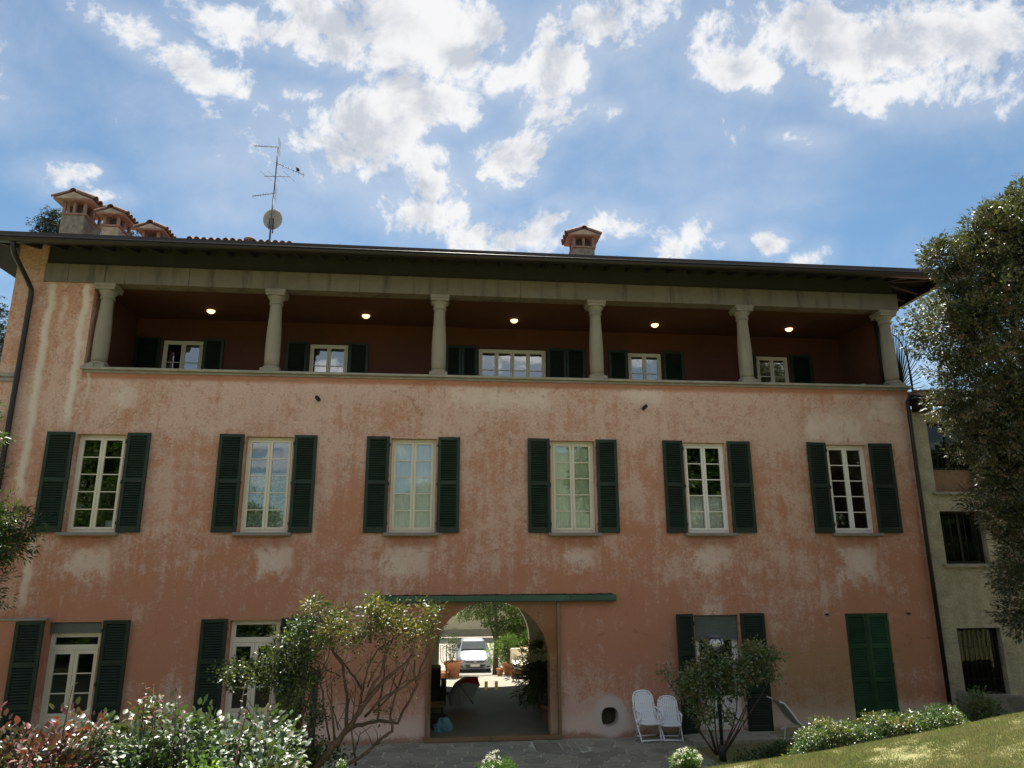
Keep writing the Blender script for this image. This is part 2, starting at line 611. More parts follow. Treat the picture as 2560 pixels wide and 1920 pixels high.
    col = mixc(nt, low * 0.75, col, mixc(nt, med.ss(0.4, 0.6), (0.30, 0.10, 0.06), (0.16, 0.14, 0.07)))
    alg = (1.0 - (x + (big - 0.5) * 3 - 9.0).abs().ss(0.3, 2.6)) * (1.0 - (z - 1.1).abs().ss(0.3, 1.4))
    col = mixc(nt, alg * 0.5, col, (0.34, 0.25, 0.10))
    # old rust-red runs under the sills
    for sx in (-7.5, -3.85, -0.57, 3.18, 6.44, 10.1):
        q = (1.0 - (x + (med - 0.5) * 0.3 - sx).abs().ss(0.45, 0.7)) * z.ss(3.95, 4.15) * (1.0 - z.ss(4.3, 4.34))
        col = mixc(nt, q * 0.55, col, (0.36, 0.15, 0.08))
    # mortar halo round the cellar vent
    dx, dzv = x - 3.87, (z - 0.42) * 0.85
    hal = (dx * dx + dzv * dzv).pow(0.5) + (med - 0.5) * 0.2
    col = mixc(nt, (1.0 - hal.ss(0.30, 0.44)), col, (0.60, 0.50, 0.44))
    col = mixc(nt, 1.0, col, mixc(nt, grit, (0.86, 0.86, 0.86), (1.12, 1.12, 1.12)), 'MULTIPLY')
    nt.links.new(col.o, b.inputs['Base Color'])
    b.inputs['Roughness'].default_value = 0.92
    b.inputs['Specular IOR Level'].default_value = 0.2
    bump(nt, b, fine * 1.2 + grit * 0.7 + worn * 0.4 + big * 2.0, 0.55, 0.02)
    return m


M = {}
M['facade'] = facade_material()
M['inner_wall'] = simple('shaded_loggia_render', (0.095, 0.030, 0.013), 0.9, var=0.10, scale=1.3, bmp=0.3)  # red render set darker, so its colour holds the loggia's deep shade
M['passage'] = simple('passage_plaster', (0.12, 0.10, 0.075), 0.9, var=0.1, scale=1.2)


def stone_mat(name, c, alg=0.5):
    m, nt, b, out = newmat(name)
    p, x, y, z = pos(nt)
    n1 = noise(nt, p, 1.7, 8, 0.65, 0.5)
    n2 = noise(nt, p, 22, 6, 0.7)
    st = noise(nt, comb(nt, x * 2.2, y * 2.2, z * 0.25), 1.2, 6, 0.65)
    col = mixc(nt, (n1 * 1.5 - 0.25).clamp(), tuple(v * 0.72 for v in c), tuple(min(1, v * 1.25) for v in c))
    col = mixc(nt, st.ss(0.5, 0.66) * alg, col, (0.042, 0.038, 0.027))
    col = mixc(nt, n2 * 0.3, col, tuple(min(1, v * 1.5) for v in c))
    nt.links.new(col.o, b.inputs['Base Color'])
    b.inputs['Roughness'].default_value = 0.85
    bump(nt, b, n1 + n2 * 0.5, 0.4, 0.015)
    return m


M['stone'] = stone_mat('grey_sandstone', (0.26, 0.222, 0.172), 0.35)
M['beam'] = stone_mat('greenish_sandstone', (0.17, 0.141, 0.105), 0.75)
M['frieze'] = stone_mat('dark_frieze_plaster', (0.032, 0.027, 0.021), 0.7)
M['sill'] = simple('grey_sill_stone', (0.22, 0.195, 0.16), 0.8, var=0.15, scale=5)
M['slab'] = simple('pale_slab_stone', (0.29, 0.26, 0.21), 0.8, var=0.2, scale=2.5)
M['green'] = simple('dark_green_paint', (0.007, 0.021, 0.009), 0.5, var=0.25, scale=3.0, bmp=0.1, spec=0.4)
M['green_old'] = simple('closed_shutter_green', (0.010, 0.056, 0.018), 0.55, var=0.4, scale=1.2, bmp=0.1, spec=0.4)
M['awning'] = simple('awning_box_green', (0.035, 0.095, 0.055), 0.55, var=0.2, scale=2.0)
M['cream'] = simple('cream_window_paint', (0.66, 0.60, 0.47), 0.5, var=0.06, scale=3)
M['white_paint'] = simple('white_window_paint', (0.76, 0.73, 0.66), 0.5, var=0.05, scale=3)
M['dark'] = simple('dark_wood', (0.018, 0.013, 0.010), 0.8, var=0.3, scale=4)
M['board'] = simple('eave_boards', (0.020, 0.014, 0.010), 0.85, var=0.3, scale=4)
M['gutter'] = simple('brown_metal', (0.028, 0.020, 0.018), 0.42, metal=0.35, var=0.15, scale=2, bmp=0.05)
M['iron'] = simple('black_iron', (0.02, 0.02, 0.02), 0.5, metal=0.6, var=0.3)
M['tile'] = simple('terracotta_tile', (0.16, 0.088, 0.068), 0.85, var=0.35, scale=5, island_var=0.4, bmp=0.3)
M['chim'] = simple('chimney_render', (0.34, 0.27, 0.21), 0.9, var=0.4, scale=5, bmp=0.5)
M['chim_dark'] = simple('sooty_chimney_render', (0.19, 0.165, 0.135), 0.9, var=0.5, scale=8, bmp=0.6)
M['brick'] = simple('chimney_brick', (0.25, 0.14, 0.105), 0.85, var=0.25, scale=6)
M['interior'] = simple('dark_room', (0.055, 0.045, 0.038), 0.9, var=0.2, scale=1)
M['curtain'] = simple('white_curtain', (0.72, 0.74, 0.72), 0.9, var=0.06, scale=2, bmp=0.3, bd=0.03)
M['curtain_green'] = simple('pale_green_curtain', (0.60, 0.66, 0.52), 0.9, var=0.1, scale=2, bmp=0.3, bd=0.03)
M['blind'] = simple('grey_roller_blind', (0.10, 0.12, 0.10), 0.7, var=0.1)
M['plastic'] = simple('white_resin', (0.90, 0.90, 0.91), 0.35, var=0.03, scale=4, bmp=0.03)
M['pvc'] = simple('white_pvc', (0.72, 0.72, 0.68), 0.4, var=0.06, scale=3, bmp=0.0)
M['sling'] = simple('grey_sling_fabric', (0.36, 0.40, 0.38), 0.8, var=0.08, scale=20)
M['neigh'] = simple('ochre_rough_render', (0.37, 0.32, 0.225), 0.95, var=0.25, scale=3, bmp=1.0, bd=0.05)
M['concrete'] = simple('mossy_concrete', (0.17, 0.155, 0.12), 0.9, var=0.4, scale=3, bmp=0.6, bd=0.03)
M['floor'] = simple('passage_floor_stone', (0.30, 0.285, 0.235), 0.6, var=0.12, scale=1.5)
M['gravel'] = simple('pale_gravel', (0.38, 0.36, 0.33), 0.95, var=0.35, scale=9, bmp=1.0, bd=0.06)
M['cream_wall'] = simple('cream_courtyard_wall', (0.55, 0.50, 0.38), 0.9, var=0.08, scale=0.8)
M['terracotta'] = simple('flower_pot_clay', (0.50, 0.22, 0.12), 0.85, var=0.2, scale=5)
M['cushion'] = simple('cream_cushion', (0.74, 0.70, 0.60), 0.9, var=0.05)
M['wood'] = simple('brown_wood', (0.22, 0.12, 0.06), 0.7, var=0.25, scale=6)
M['grey_cloth'] = simple('grey_cloth', (0.30, 0.30, 0.29), 0.8, var=0.08)
M['black_cloth'] = simple('black_umbrella_cloth', (0.02, 0.02, 0.022), 0.8, var=0.1)
M['bag'] = simple('blue_plastic_bag', (0.16, 0.42, 0.55), 0.35, var=0.3, scale=12, bmp=0.5)
M['car'] = simple('silver_white_car_paint', (0.26, 0.29, 0.345), 0.45, metal=0.35, var=0.02, bmp=0.0)
M['rubber'] = simple('tyre_rubber', (0.02, 0.02, 0.02), 0.8)
M['chrome'] = simple('chrome', (0.6, 0.6, 0.62), 0.2, metal=1.0, bmp=0.0)
M['ochre_frame'] = simple('ochre_brown_frame', (0.20, 0.115, 0.055), 0.5, var=0.12, scale=2)
M['brass'] = simple('brass_plate', (0.55, 0.38, 0.12), 0.4, metal=0.6, bmp=0.0)
M['bark'] = simple('grey_brown_bark', (0.12, 0.085, 0.06), 0.95, var=0.35, scale=10, bmp=0.8)
M['cane'] = simple('rose_cane_bark', (0.10, 0.062, 0.040), 0.85, var=0.4, scale=12, bmp=0.4)
M['soil'] = simple('dark_garden_soil', (0.07, 0.055, 0.035), 0.98, var=0.4, scale=6, bmp=1.0, bd=0.04)
M['galv'] = simple('galvanised_steel', (0.10, 0.10, 0.11), 0.6, metal=0.2, bmp=0.0)
M['dish'] = simple('dish_back_grey', (0.36, 0.33, 0.29), 0.6, var=0.1)
M['post_green'] = simple('dark_green_post', (0.018, 0.03, 0.022), 0.5)
M['plate'] = simple('pale_licence_plate', (0.62, 0.62, 0.58), 0.5, bmp=0.0)
M['plate_blue'] = simple('blue_plate_band', (0.04, 0.09, 0.45), 0.5, bmp=0.0)
M['hill'] = simple('far_green_hill', (0.11, 0.14, 0.09), 1.0, var=0.3, scale=0.02, bmp=0.0)


def glass_mat(name, tint, rough=0.0, refl=1.0):
    m, nt, b, out = newmat(name)
    nt.nodes.remove(b)
    tr = nt.nodes.new('ShaderNodeBsdfTransparent')
    tr.inputs[0].default_value = tint + (1,)
    gl = nt.nodes.new('ShaderNodeBsdfGlossy')
    gl.inputs['Roughness'].default_value = rough
    p, x, y, z = pos(nt)
    bp = nt.nodes.new('ShaderNodeBump')
    bp.inputs['Strength'].default_value = 0.05
    bp.inputs['Distance'].default_value = 0.02
    nt.links.new(noise(nt, p, 3.0, 2, 0.5).o, bp.inputs['Height'])
    nt.links.new(bp.outputs[0], gl.inputs['Normal'])
    fr = nt.nodes.new('ShaderNodeFresnel')
    fr.inputs[0].default_value = 1.5
    mx = nt.nodes.new('ShaderNodeMixShader')
    nt.links.new((X(nt, fr.outputs[0]) * (1.9 * refl)).clamp().o, mx.inputs[0])
    nt.links.new(tr.outputs[0], mx.inputs[1])
    nt.links.new(gl.outputs[0], mx.inputs[2])
    nt.links.new(mx.outputs[0], out.inputs[0])
    return m


M['glass'] = glass_mat('window_glass', (0.95, 0.97, 0.96), refl=1.5)
M['glass_dark'] = glass_mat('loggia_window_glass', (0.6, 0.62, 0.62), refl=3.2)
M['glass_tint'] = glass_mat('tinted_door_glass', (0.90, 0.885, 0.84), refl=0.18)
M['glass_plain'] = glass_mat('neighbour_window_glass', (0.7, 0.7, 0.68), refl=0.2)
M['lamp_glass'] = glass_mat('lamp_glass', (0.75, 0.75, 0.72), rough=0.08, refl=4.0)
M['car_glass'] = simple('car_glass', (0.03, 0.04, 0.05), 0.05, bmp=0.0, spec=1.0)


def emit_mat(name, c, s):
    m, nt, b, out = newmat(name)
    b.inputs['Base Color'].default_value = (0.8, 0.75, 0.65, 1)
    b.inputs['Emission Color'].default_value = c + (1,)
    b.inputs['Emission Strength'].default_value = s
    return m


M['bulb'] = emit_mat('lit_lamp_bowl', (1.0, 0.62, 0.34), 1.0)


def lace_mat():
    m, nt, b, out = newmat('lace_curtain')
    p, x, y, z = pos(nt)
    v = nt.nodes.new('ShaderNodeTexVoronoi')
    v.inputs['Scale'].default_value = 16
    nt.links.new(p.o, v.inputs['Vector'])
    d = X(nt, v.outputs['Distance'])
    col = mixc(nt, d.ss(0.2, 0.6), (0.62, 0.66, 0.60), (0.26, 0.34, 0.26))
    nt.links.new(col.o, b.inputs['Base Color'])
    b.inputs['Roughness'].default_value = 0.9
    return m


M['lace'] = lace_mat()


def leaf_mat(name, stops, gloss=0.35, trans=0.35, spec=0.5, hue_scale=1.5, tr_gain=1.6, tint=(1.1, 1.15, 0.45)):
    """stops: list of (position, colour) over a random value per leaf blended with a slow noise"""
    m, nt, b, out = newmat(name)
    p, x, y, z = pos(nt)
    i = island(nt)
    n = noise(nt, p, hue_scale, 3, 0.6)
    f = (i * 0.62 + (n - 0.5) * 1.5 + 0.19).clamp()
    col = ramp(nt, f, stops)
    nt.links.new(col.o, b.inputs['Base Color'])
    b.inputs['Roughness'].default_value = gloss
    b.inputs['Specular IOR Level'].default_value = spec
    tl = nt.nodes.new('ShaderNodeBsdfTranslucent')
    tc = mixc(nt, 1.0, col, tuple(tr_gain * v for v in tint), 'MULTIPLY')
    nt.links.new(tc.o, tl.inputs[0])
    mx = nt.nodes.new('ShaderNodeMixShader')
    mx.inputs[0].default_value = trans
    nt.links.new(b.outputs[0], mx.inputs[1])
    nt.links.new(tl.outputs[0], mx.inputs[2])
    nt.links.new(mx.outputs[0], out.inputs[0])
    return m


M['umb_grey'] = leaf_mat('grey_umbrella_cloth', [(0, (0.50, 0.50, 0.49)), (1, (0.54, 0.54, 0.53))], 0.8, 0.6, 0.2, tr_gain=0.9, tint=(1, 1, 1))
M['umb_red'] = leaf_mat('red_umbrella_cloth', [(0, (0.60, 0.02, 0.02)), (1, (0.62, 0.03, 0.02))], 0.8, 0.5, 0.2, tr_gain=1.0)
G1, G2, G3 = (0.020, 0.042, 0.012), (0.045, 0.085, 0.022), (0.09, 0.13, 0.03)
M['leaf_tree'] = leaf_mat('laurel_leaf', [(0, (0.03, 0.040, 0.020)), (0.45, (0.065, 0.078, 0.036)), (0.8, (0.12, 0.12, 0.058)), (1, (0.21, 0.18, 0.095))], 0.46, 0.16, 0.8)
M['seed'] = simple('brown_flower_heads', (0.27, 0.17, 0.115), 0.9, var=0.3, bmp=0, island_var=0.6)
M['leaf_rose'] = leaf_mat('rose_leaf', [(0, (0.03, 0.055, 0.028)), (0.35, (0.055, 0.09, 0.04)), (0.6, (0.07, 0.12, 0.03)), (0.84, (0.11, 0.11, 0.04)), (0.94, (0.15, 0.05, 0.035)), (1, (0.20, 0.04, 0.035))], 0.48, 0.18, 1.0)
M['leaf_red'] = leaf_mat('red_young_rose_leaf', [(0, (0.035, 0.06, 0.025)), (0.35, (0.06, 0.075, 0.03)), (0.6, (0.12, 0.055, 0.04)), (0.85, (0.20, 0.04, 0.04)), (1, (0.28, 0.10, 0.06))], 0.40, 0.14, 1.0)
M['leaf_lime'] = leaf_mat('bright_rose_leaf', [(0, (0.035, 0.09, 0.012)), (0.5, (0.10, 0.19, 0.022)), (1, (0.22, 0.28, 0.035))], 0.35, 0.42, 0.5)
M['leaf_climb'] = leaf_mat('climbing_rose_leaf', [(0, (0.03, 0.05, 0.018)), (0.35, (0.06, 0.085, 0.028)), (0.65, (0.13, 0.125, 0.045)), (1, (0.34, 0.27, 0.10))], 0.42, 0.26, 0.5)
M['leaf_shrub'] = leaf_mat('shrub_leaf', [(0, (0.028, 0.052, 0.02)), (0.5, (0.055, 0.085, 0.03)), (0.85, (0.10, 0.125, 0.045)), (1, (0.24, 0.22, 0.09))], 0.42, 0.26, 0.6)
M['leaf_dark'] = leaf_mat('dark_green_leaf', [(0, G1), (0.5, G2), (1, G3)], 0.38, 0.28, 0.5)
M['leaf_mid'] = leaf_mat('mid_green_leaf', [(0, (0.03, 0.07, 0.015)), (0.5, (0.06, 0.125, 0.03)), (1, (0.14, 0.20, 0.045))], 0.42, 0.38, 0.45)
M['leaf_hedge'] = leaf_mat('hedge_rose_leaf', [(0, (0.025, 0.06, 0.02)), (0.5, (0.06, 0.11, 0.03)), (0.8, (0.14, 0.15, 0.04)), (1, (0.28, 0.17, 0.05))], 0.38, 0.28, 1.0)
M['leaf_brown'] = leaf_mat('bronze_rose_leaf', [(0, (0.07, 0.12, 0.04)), (0.5, (0.12, 0.18, 0.06)), (0.78, (0.19, 0.17, 0.07)), (1, (0.24, 0.11, 0.06))], 0.30, 0.30, 1.0)
M['pine'] = leaf_mat('conifer_foliage', [(0, (0.012, 0.022, 0.014)), (1, (0.04, 0.055, 0.03))], 0.7, 0.1, 0.3)
M['petal'] = leaf_mat('white_petal', [(0, (0.75, 0.75, 0.72)), (1, (0.85, 0.85, 0.83))], 0.6, 0.2, 0.3, tr_gain=0.9)


def grass_mat():
    m, nt, b, out = newmat('patchy_grass')
    p, x, y, z = pos(nt)
    n = noise(nt, p, 1.6, 6, 0.6, 0.3)
    n2 = noise(nt, p, 12, 4, 0.6)
    i = island(nt)
    f = ((n - 0.5) * 1.1 + (n2 - 0.5) * 0.7 + (i - 0.5) * 0.6 + 0.50).clamp()
    col = ramp(nt, f, [(0, (0.12, 0.175, 0.035)), (0.35, (0.18, 0.21, 0.055)), (0.65, (0.23, 0.225, 0.08)), (1, (0.27, 0.24, 0.10))])
    nt.links.new(col.o, b.inputs['Base Color'])
    b.inputs['Roughness'].default_value = 0.7
    tl = nt.nodes.new('ShaderNodeBsdfTranslucent')
    nt.links.new(col.o, tl.inputs[0])
    mx = nt.nodes.new('ShaderNodeMixShader')
    mx.inputs[0].default_value = 0.35
    nt.links.new(b.outputs[0], mx.inputs[1])
    nt.links.new(tl.outputs[0], mx.inputs[2])
    nt.links.new(mx.outputs[0], out.inputs[0])
    return m


M['grass'] = grass_mat()


def paving_mat():
    m, nt, b, out = newmat('slate_paving')
    p, x, y, z = pos(nt)
    oi = nt.nodes.new('ShaderNodeObjectInfo')
    r = X(nt, oi.outputs['Random'])
    n = noise(nt, p, 3.5, 8, 0.65, 0.4)
    n2 = noise(nt, p, 30, 5, 0.7)
    f = (r * 0.6 + n * 0.7 - 0.15).clamp()
    col = ramp(nt, f, [(0, (0.12, 0.125, 0.095)), (0.4, (0.21, 0.205, 0.155)), (0.7, (0.29, 0.275, 0.205)), (1, (0.34, 0.315, 0.24))])
    col = mixc(nt, n2 * 0.35, col, (0.34, 0.33, 0.27))
    nt.links.new(col.o, b.inputs['Base Color'])
    b.inputs['Roughness'].default_value = 0.75
    bump(nt, b, n + n2 * 0.4, 0.4, 0.015)
    return m


M['paving'] = paving_mat()
M['joint'] = simple('pale_mortar_joint', (0.50, 0.48, 0.38), 0.95, var=0.25, scale=6, bmp=0.3)
M['manhole'] = simple('grey_manhole_stone', (0.20, 0.19, 0.14), 0.8, var=0.3, scale=6)
M['ground'] = simple('lawn_soil', (0.20, 0.19, 0.08), 0.95, var=0.25, scale=3, bmp=0.6, bd=0.04)
M['kerb'] = simple('kerb_stone', (0.32, 0.29, 0.22), 0.85, var=0.3, scale=5)


# ------------------------------------------------------------------ the ground
def ipl(x, xs, ys):
    return np.interp(x, xs, ys)


def ground_z(x, y):
    """garden in front of the house: flat beside the wall, a bank rising to the photographer"""
    yy = -np.asarray(y, float)
    x = np.asarray(x, float)
    g0 = ipl(x, [5.4, 7, 9, 12, 16], [0.0, 0.06, 0.22, 0.42, 0.5]) - 0.05
    zc = ipl(x, [-12, -3, 1, 2.2, 3.7, 5.25, 6.6, 8.05, 12, 20], [1.0, 0.85, 0.97, 1.03, 1.17, 1.32, 1.50, 1.71, 2.15, 2.6])
    z2 = np.maximum(np.minimum(zc + 0.42, 2.5), 1.78)
    K = np.array([0, 3.2, 4.6, 5.4, 6.2, 6.9, 7.6, 12, 16.5, 30, 70])
    Z = [g0, g0, g0 + 0.22 * (zc > 0), np.maximum(zc - 0.62, g0 + 0.25), zc - 0.22, zc, zc + 0.09, z2, np.maximum(z2, 2.12), np.maximum(z2, 2.12) + 0.3, np.maximum(z2, 2.12) + 1.0]
    out = np.zeros(np.broadcast(x, yy).shape)
    for i in range(len(K) - 1):
        t = np.clip((yy - K[i]) / (K[i + 1] - K[i]), 0, 1)
        s = t * t * (3 - 2 * t) * 0.5 + t * 0.5
        seg = (yy >= K[i]) & (yy <= K[i + 1])
        out = np.where(seg, Z[i] * (1 - s) + Z[i + 1] * s, out)
    out = np.where(yy > K[-1], Z[-1], out)
    return out


def court_z(x, y):
    y = np.asarray(y, float)
    return ipl(y, [7.6, 9.5, 12, 16, 20, 24, 70], [-0.03, -0.12, -0.44, -1.06, -1.54, -1.60, -1.60]) + 0 * np.asarray(x, float)


def sheet(name, xs, ys, fn, mat, kind='structure', jit=0.0):
    X_, Y_ = np.meshgrid(xs, ys)
    Zs = fn(X_, Y_) + (RNG.normal(size=X_.shape) * jit if jit else 0)
    P = np.stack([X_, Y_, Zs], -1)
    mb = MB().grid(P)
    o = mb.build(name, mat, fix=False)
    tag(o, kind=kind)
    return o


xs = np.concatenate([np.linspace(-60, -14, 12), np.linspace(-13, 14, 136), np.linspace(15, 60, 12)])
ys = np.concatenate([np.linspace(-70, -18, 14), np.linspace(-17, 0, 120)])
sheet('lawn', xs, ys, ground_z, M['ground'], jit=0.006)
sheet('gravel_courtyard', np.linspace(-18, 24, 60), np.linspace(7.62, 45, 60), court_z, M['gravel'], jit=0.006)
sheet('ground', np.linspace(-900, 900, 12), np.linspace(-900, 900, 12), lambda x, y: 0 * x - 2.2, M['hill'])

# wooded hill behind the photographer (the upper windows mirror it)
hx = np.linspace(-500, 500, 60); hy = np.linspace(-620, -300, 14)
sheet('hills', hx, hy, lambda x, y: -3 + np.clip((-300 - y) / 90, 0, 1) * (38 + 26 * np.sin(x / 140 + 0.6) + 9 * np.sin(x / 37)), M['hill'])


# ------------------------------------------------------------------ patio of irregular slabs
def voronoi_cells(pts, box):
    cells = []
    x0, x1, y0, y1 = box
    for i, p in enumerate(pts):
        poly = [(x0, y0), (x1, y0), (x1, y1), (x0, y1)]
        dd = ((pts - p) ** 2).sum(1)
        for j in np.argsort(dd)[1:18]:
            q = pts[j]
            mx, my = (p + q) / 2
            nx, ny = q - p
            new = []
            for a in range(len(poly)):
                A_, B_ = poly[a], poly[(a + 1) % len(poly)]
                da = (A_[0] - mx) * nx + (A_[1] - my) * ny
                db = (B_[0] - mx) * nx + (B_[1] - my) * ny
                if da <= 0: new.append(A_)
                if (da < 0) != (db < 0):
                    t = da / (da - db)
                    new.append((A_[0] + t * (B_[0] - A_[0]), A_[1] + t * (B_[1] - A_[1])))
            poly = new
            if len(poly) < 3: break
        cells.append(poly)
    return cells


PX0, PX1, PY0, PY1 = -3.4, 5.40, -3.1, -0.02
base = MB().box(PX0, PX1, PY0, 0.0, -0.25, -0.012).build('patio', M['joint'])
tag(base, kind='structure')
pts = []
rs = random.Random(5)
tries = 0
while tries < 6000:
    tries += 1
    q = (rs.uniform(PX0, PX1), rs.uniform(PY0, PY1))
    if all(((q[0] - a[0]) * 0.8) ** 2 + ((q[1] - a[1]) * 1.15) ** 2 > 0.265 ** 2 for a in pts):
        pts.append(q)
cells = voronoi_cells(np.array(pts), (PX0, PX1, PY0, PY1))
MH = [(2.12, 2.65, -1.03, -0.27), (2.67, 3.19, -1.03, -0.27)]
for c in cells:
    if len(c) < 3: continue
    cx = sum(a[0] for a in c) / len(c); cy = sum(a[1] for a in c) / len(c)
    if any(a[0] - 0.02 < cx < a[1] + 0.02 and a[2] - 0.02 < cy < a[3] + 0.02 for a in MH): continue
    poly = []
    for a in c:       # pulled in for the joint and pushed off the covers
        dx, dy = cx - a[0], cy - a[1]
        L = math.hypot(dx, dy) + 1e-6
        g = rs.uniform(0.012, 0.026)
        q = [a[0] + dx / L * g + rs.uniform(-.006, .006), a[1] + dy / L * g + rs.uniform(-.006, .006)]
        for h in MH:
            if h[0] - 0.03 < q[0] < h[1] + 0.03 and h[2] - 0.03 < q[1] < h[3] + 0.03:
                opts = [(abs(q[0] - h[0] + 0.035), 0, h[0] - 0.035), (abs(q[0] - h[1] - 0.035), 0, h[1] + 0.035), (abs(q[1] - h[2] + 0.035), 1, h[2] - 0.035), (abs(q[1] - h[3] - 0.035), 1, h[3] + 0.035)]
                _, ax, val = min(opts)
                q[ax] = val
        poly.append(tuple(q))
    # round every corner a little
    pr = []
    for k in range(len(poly)):
        a, b_, c_ = poly[k - 1], poly[k], poly[(k + 1) % len(poly)]
        pr.append((b_[0] * 0.82 + a[0] * 0.18, b_[1] * 0.82 + a[1] * 0.18))
        pr.append((b_[0] * 0.82 + c_[0] * 0.18, b_[1] * 0.82 + c_[1] * 0.18))
    MB().prism(pr, -0.03, 0.002 + rs.uniform(-0.003, 0.005)).build('paving_stone', M['paving'], base)
for k, h in enumerate(MH):
    t = MB()
    t.box(h[0], h[1], h[2], h[3], -0.03, -0.006)
    if k == 0:
        t.box(h[0] + .015, h[1] - .015, h[2] + .015, h[3] - .015, -0.006, 0.004)
        lab = 'plain square stone manhole cover, left of the pair before the glass door'
    else:
        lab = 'manhole cover split into small square slabs, right of the pair before the glass door'
    o = t.build('manhole_cover', M['manhole'] if k == 0 else M['joint'])
    tag(o, lab, 'manhole cover', 'covers in the paving')
    if k == 1:
        for i in range(3):
            for j in range(4):
                a = (h[1] - h[0]) / 3; b_ = (h[3] - h[2]) / 4
                MB().box(h[0] + i * a + .014, h[0] + (i + 1) * a - .014, h[2] + j * b_ + .012, h[2] + (j + 1) * b_ - .012, -0.006, 0.005).build('paving_block', M['paving'], o)

# terrace strip and kerb right of the patio
t = MB().box(5.42, 7.9, -0.72, 0.0, -0.3, 0.045).build('terrace_strip', M['kerb'])
tag(t, kind='structure')
for i in range(4):
    a = 5.44 + i * 0.62
    MB().box(a, a + 0.60, -0.86, -0.725, -0.25, 0.07).build('kerb_stone', M['kerb'], t, bevel=0.012)

# ------------------------------------------------------------------ the villa
villa = empty('villa', (1.0, 0.0, 0.0), 'long terracotta-coloured villa with green shutters and a column loggia under the eaves', 'villa')
WX0, WX1 = -9.88, 11.92


def wall_grid(name, mat, x0, x1, z0, z1, y0, y1, holes, parent, top_fn=None):
    """wall in the x-z plane from y0 (front) to y1 with rectangular holes"""
    xs = sorted({x0, x1} | {v for h in holes for v in h[:2] if x0 < v < x1})
    zs = sorted({z0, z1} | {v for h in holes for v in h[2:4] if z0 < v < z1})
    def solid(i, j):
        if i < 0 or j < 0 or i >= len(xs) - 1 or j >= len(zs) - 1: return False
        cx, cz = (xs[i] + xs[i + 1]) / 2, (zs[j] + zs[j + 1]) / 2
        return not any(h[0] < cx < h[1] and h[2] < cz < h[3] for h in holes)
    mb = MB()
    for i in range(len(xs) - 1):
        for j in range(len(zs) - 1):
            if not solid(i, j): continue
            a, b, c, d = xs[i], xs[i + 1], zs[j], zs[j + 1]
            mb.add([(a, y0, c), (b, y0, c), (b, y0, d), (a, y0, d)], [(0, 1, 2, 3)])
            mb.add([(a, y1, c), (a, y1, d), (b, y1, d), (b, y1, c)], [(0, 1, 2, 3)])
            if not solid(i - 1, j): mb.add([(a, y0, c), (a, y0, d), (a, y1, d), (a, y1, c)], [(0, 1, 2, 3)])
            if not solid(i + 1, j): mb.add([(b, y0, c), (b, y1, c), (b, y1, d), (b, y0, d)], [(0, 1, 2, 3)])
            if not solid(i, j - 1): mb.add([(a, y0, c), (a, y1, c), (b, y1, c), (b, y0, c)], [(0, 1, 2, 3)])
            if not solid(i, j + 1): mb.add([(a, y0, d), (b, y0, d), (b, y1, d), (a, y1, d)], [(0, 1, 2, 3)])
    return mb


def arch_fill(mb, x0, x1, zs, ztop, y0, y1, n=28):
    """solid above a round arch inside the hole x0..x1, arch springs at zs, hole ends at ztop"""
    cx, r = (x0 + x1) / 2, (x1 - x0) / 2
    pa = [(cx - r * math.cos(math.pi * k / n), zs + r * math.sin(math.pi * k / n)) for k in range(n + 1)]
    for k in range(n):
        (a, b), (c, d) = pa[k], pa[k + 1]
        mb.add([(a, y0, b), (c, y0, d), (c, y0, ztop), (a, y0, ztop)], [(0, 1, 2, 3)])
        mb.add([(a, y1, b), (a, y1, ztop), (c, y1, ztop), (c, y1, d)], [(0, 1, 2, 3)])
        mb.add([(a, y0, b), (a, y1, b), (c, y1, d), (c, y0, d)], [(0, 1, 2, 3)])


AX0, AX1, ASP, ATOP = -0.05, 2.55, 1.56, 2.90
FW = [(-8.01, -6.965), (-4.36, -3.315), (-1.09, -0.045), (2.655, 3.70), (5.905, 6.95), (9.555, 10.61)]
SX = [(-8.62, -6.42), (-4.93, -2.77), (-1.65, 0.50), (2.09, 4.24), (5.37, 7.55), (9.00, 11.24)]
WZ0, WZ1 = 4.36, 6.51
GW = [(-8.01, -6.965, 0.02, 2.51), (-4.36, -3.315, 0.02, 2.51), (5.905, 6.95, 0.05, 2.51), (9.555, 10.635, 0.2, 2.51)]
OV = (3.66, 4.08, 0.19, 0.62)
holes = [(a, b, WZ0, WZ1) for a, b in FW] + GW + [(AX0, AX1, 0.0, ATOP), OV, (-8.10, 11.92, 8.04, 10.09)]
w = wall_grid('wall', M['facade'], WX0, WX1, -0.4, 10.09, 0.0, 0.34, holes, villa)
w.box(WX0, -9.25, 0.0, 0.34, 10.092, 11.1)
arch_fill(w, AX0, AX1, ASP, ATOP, 0.0, 0.34)
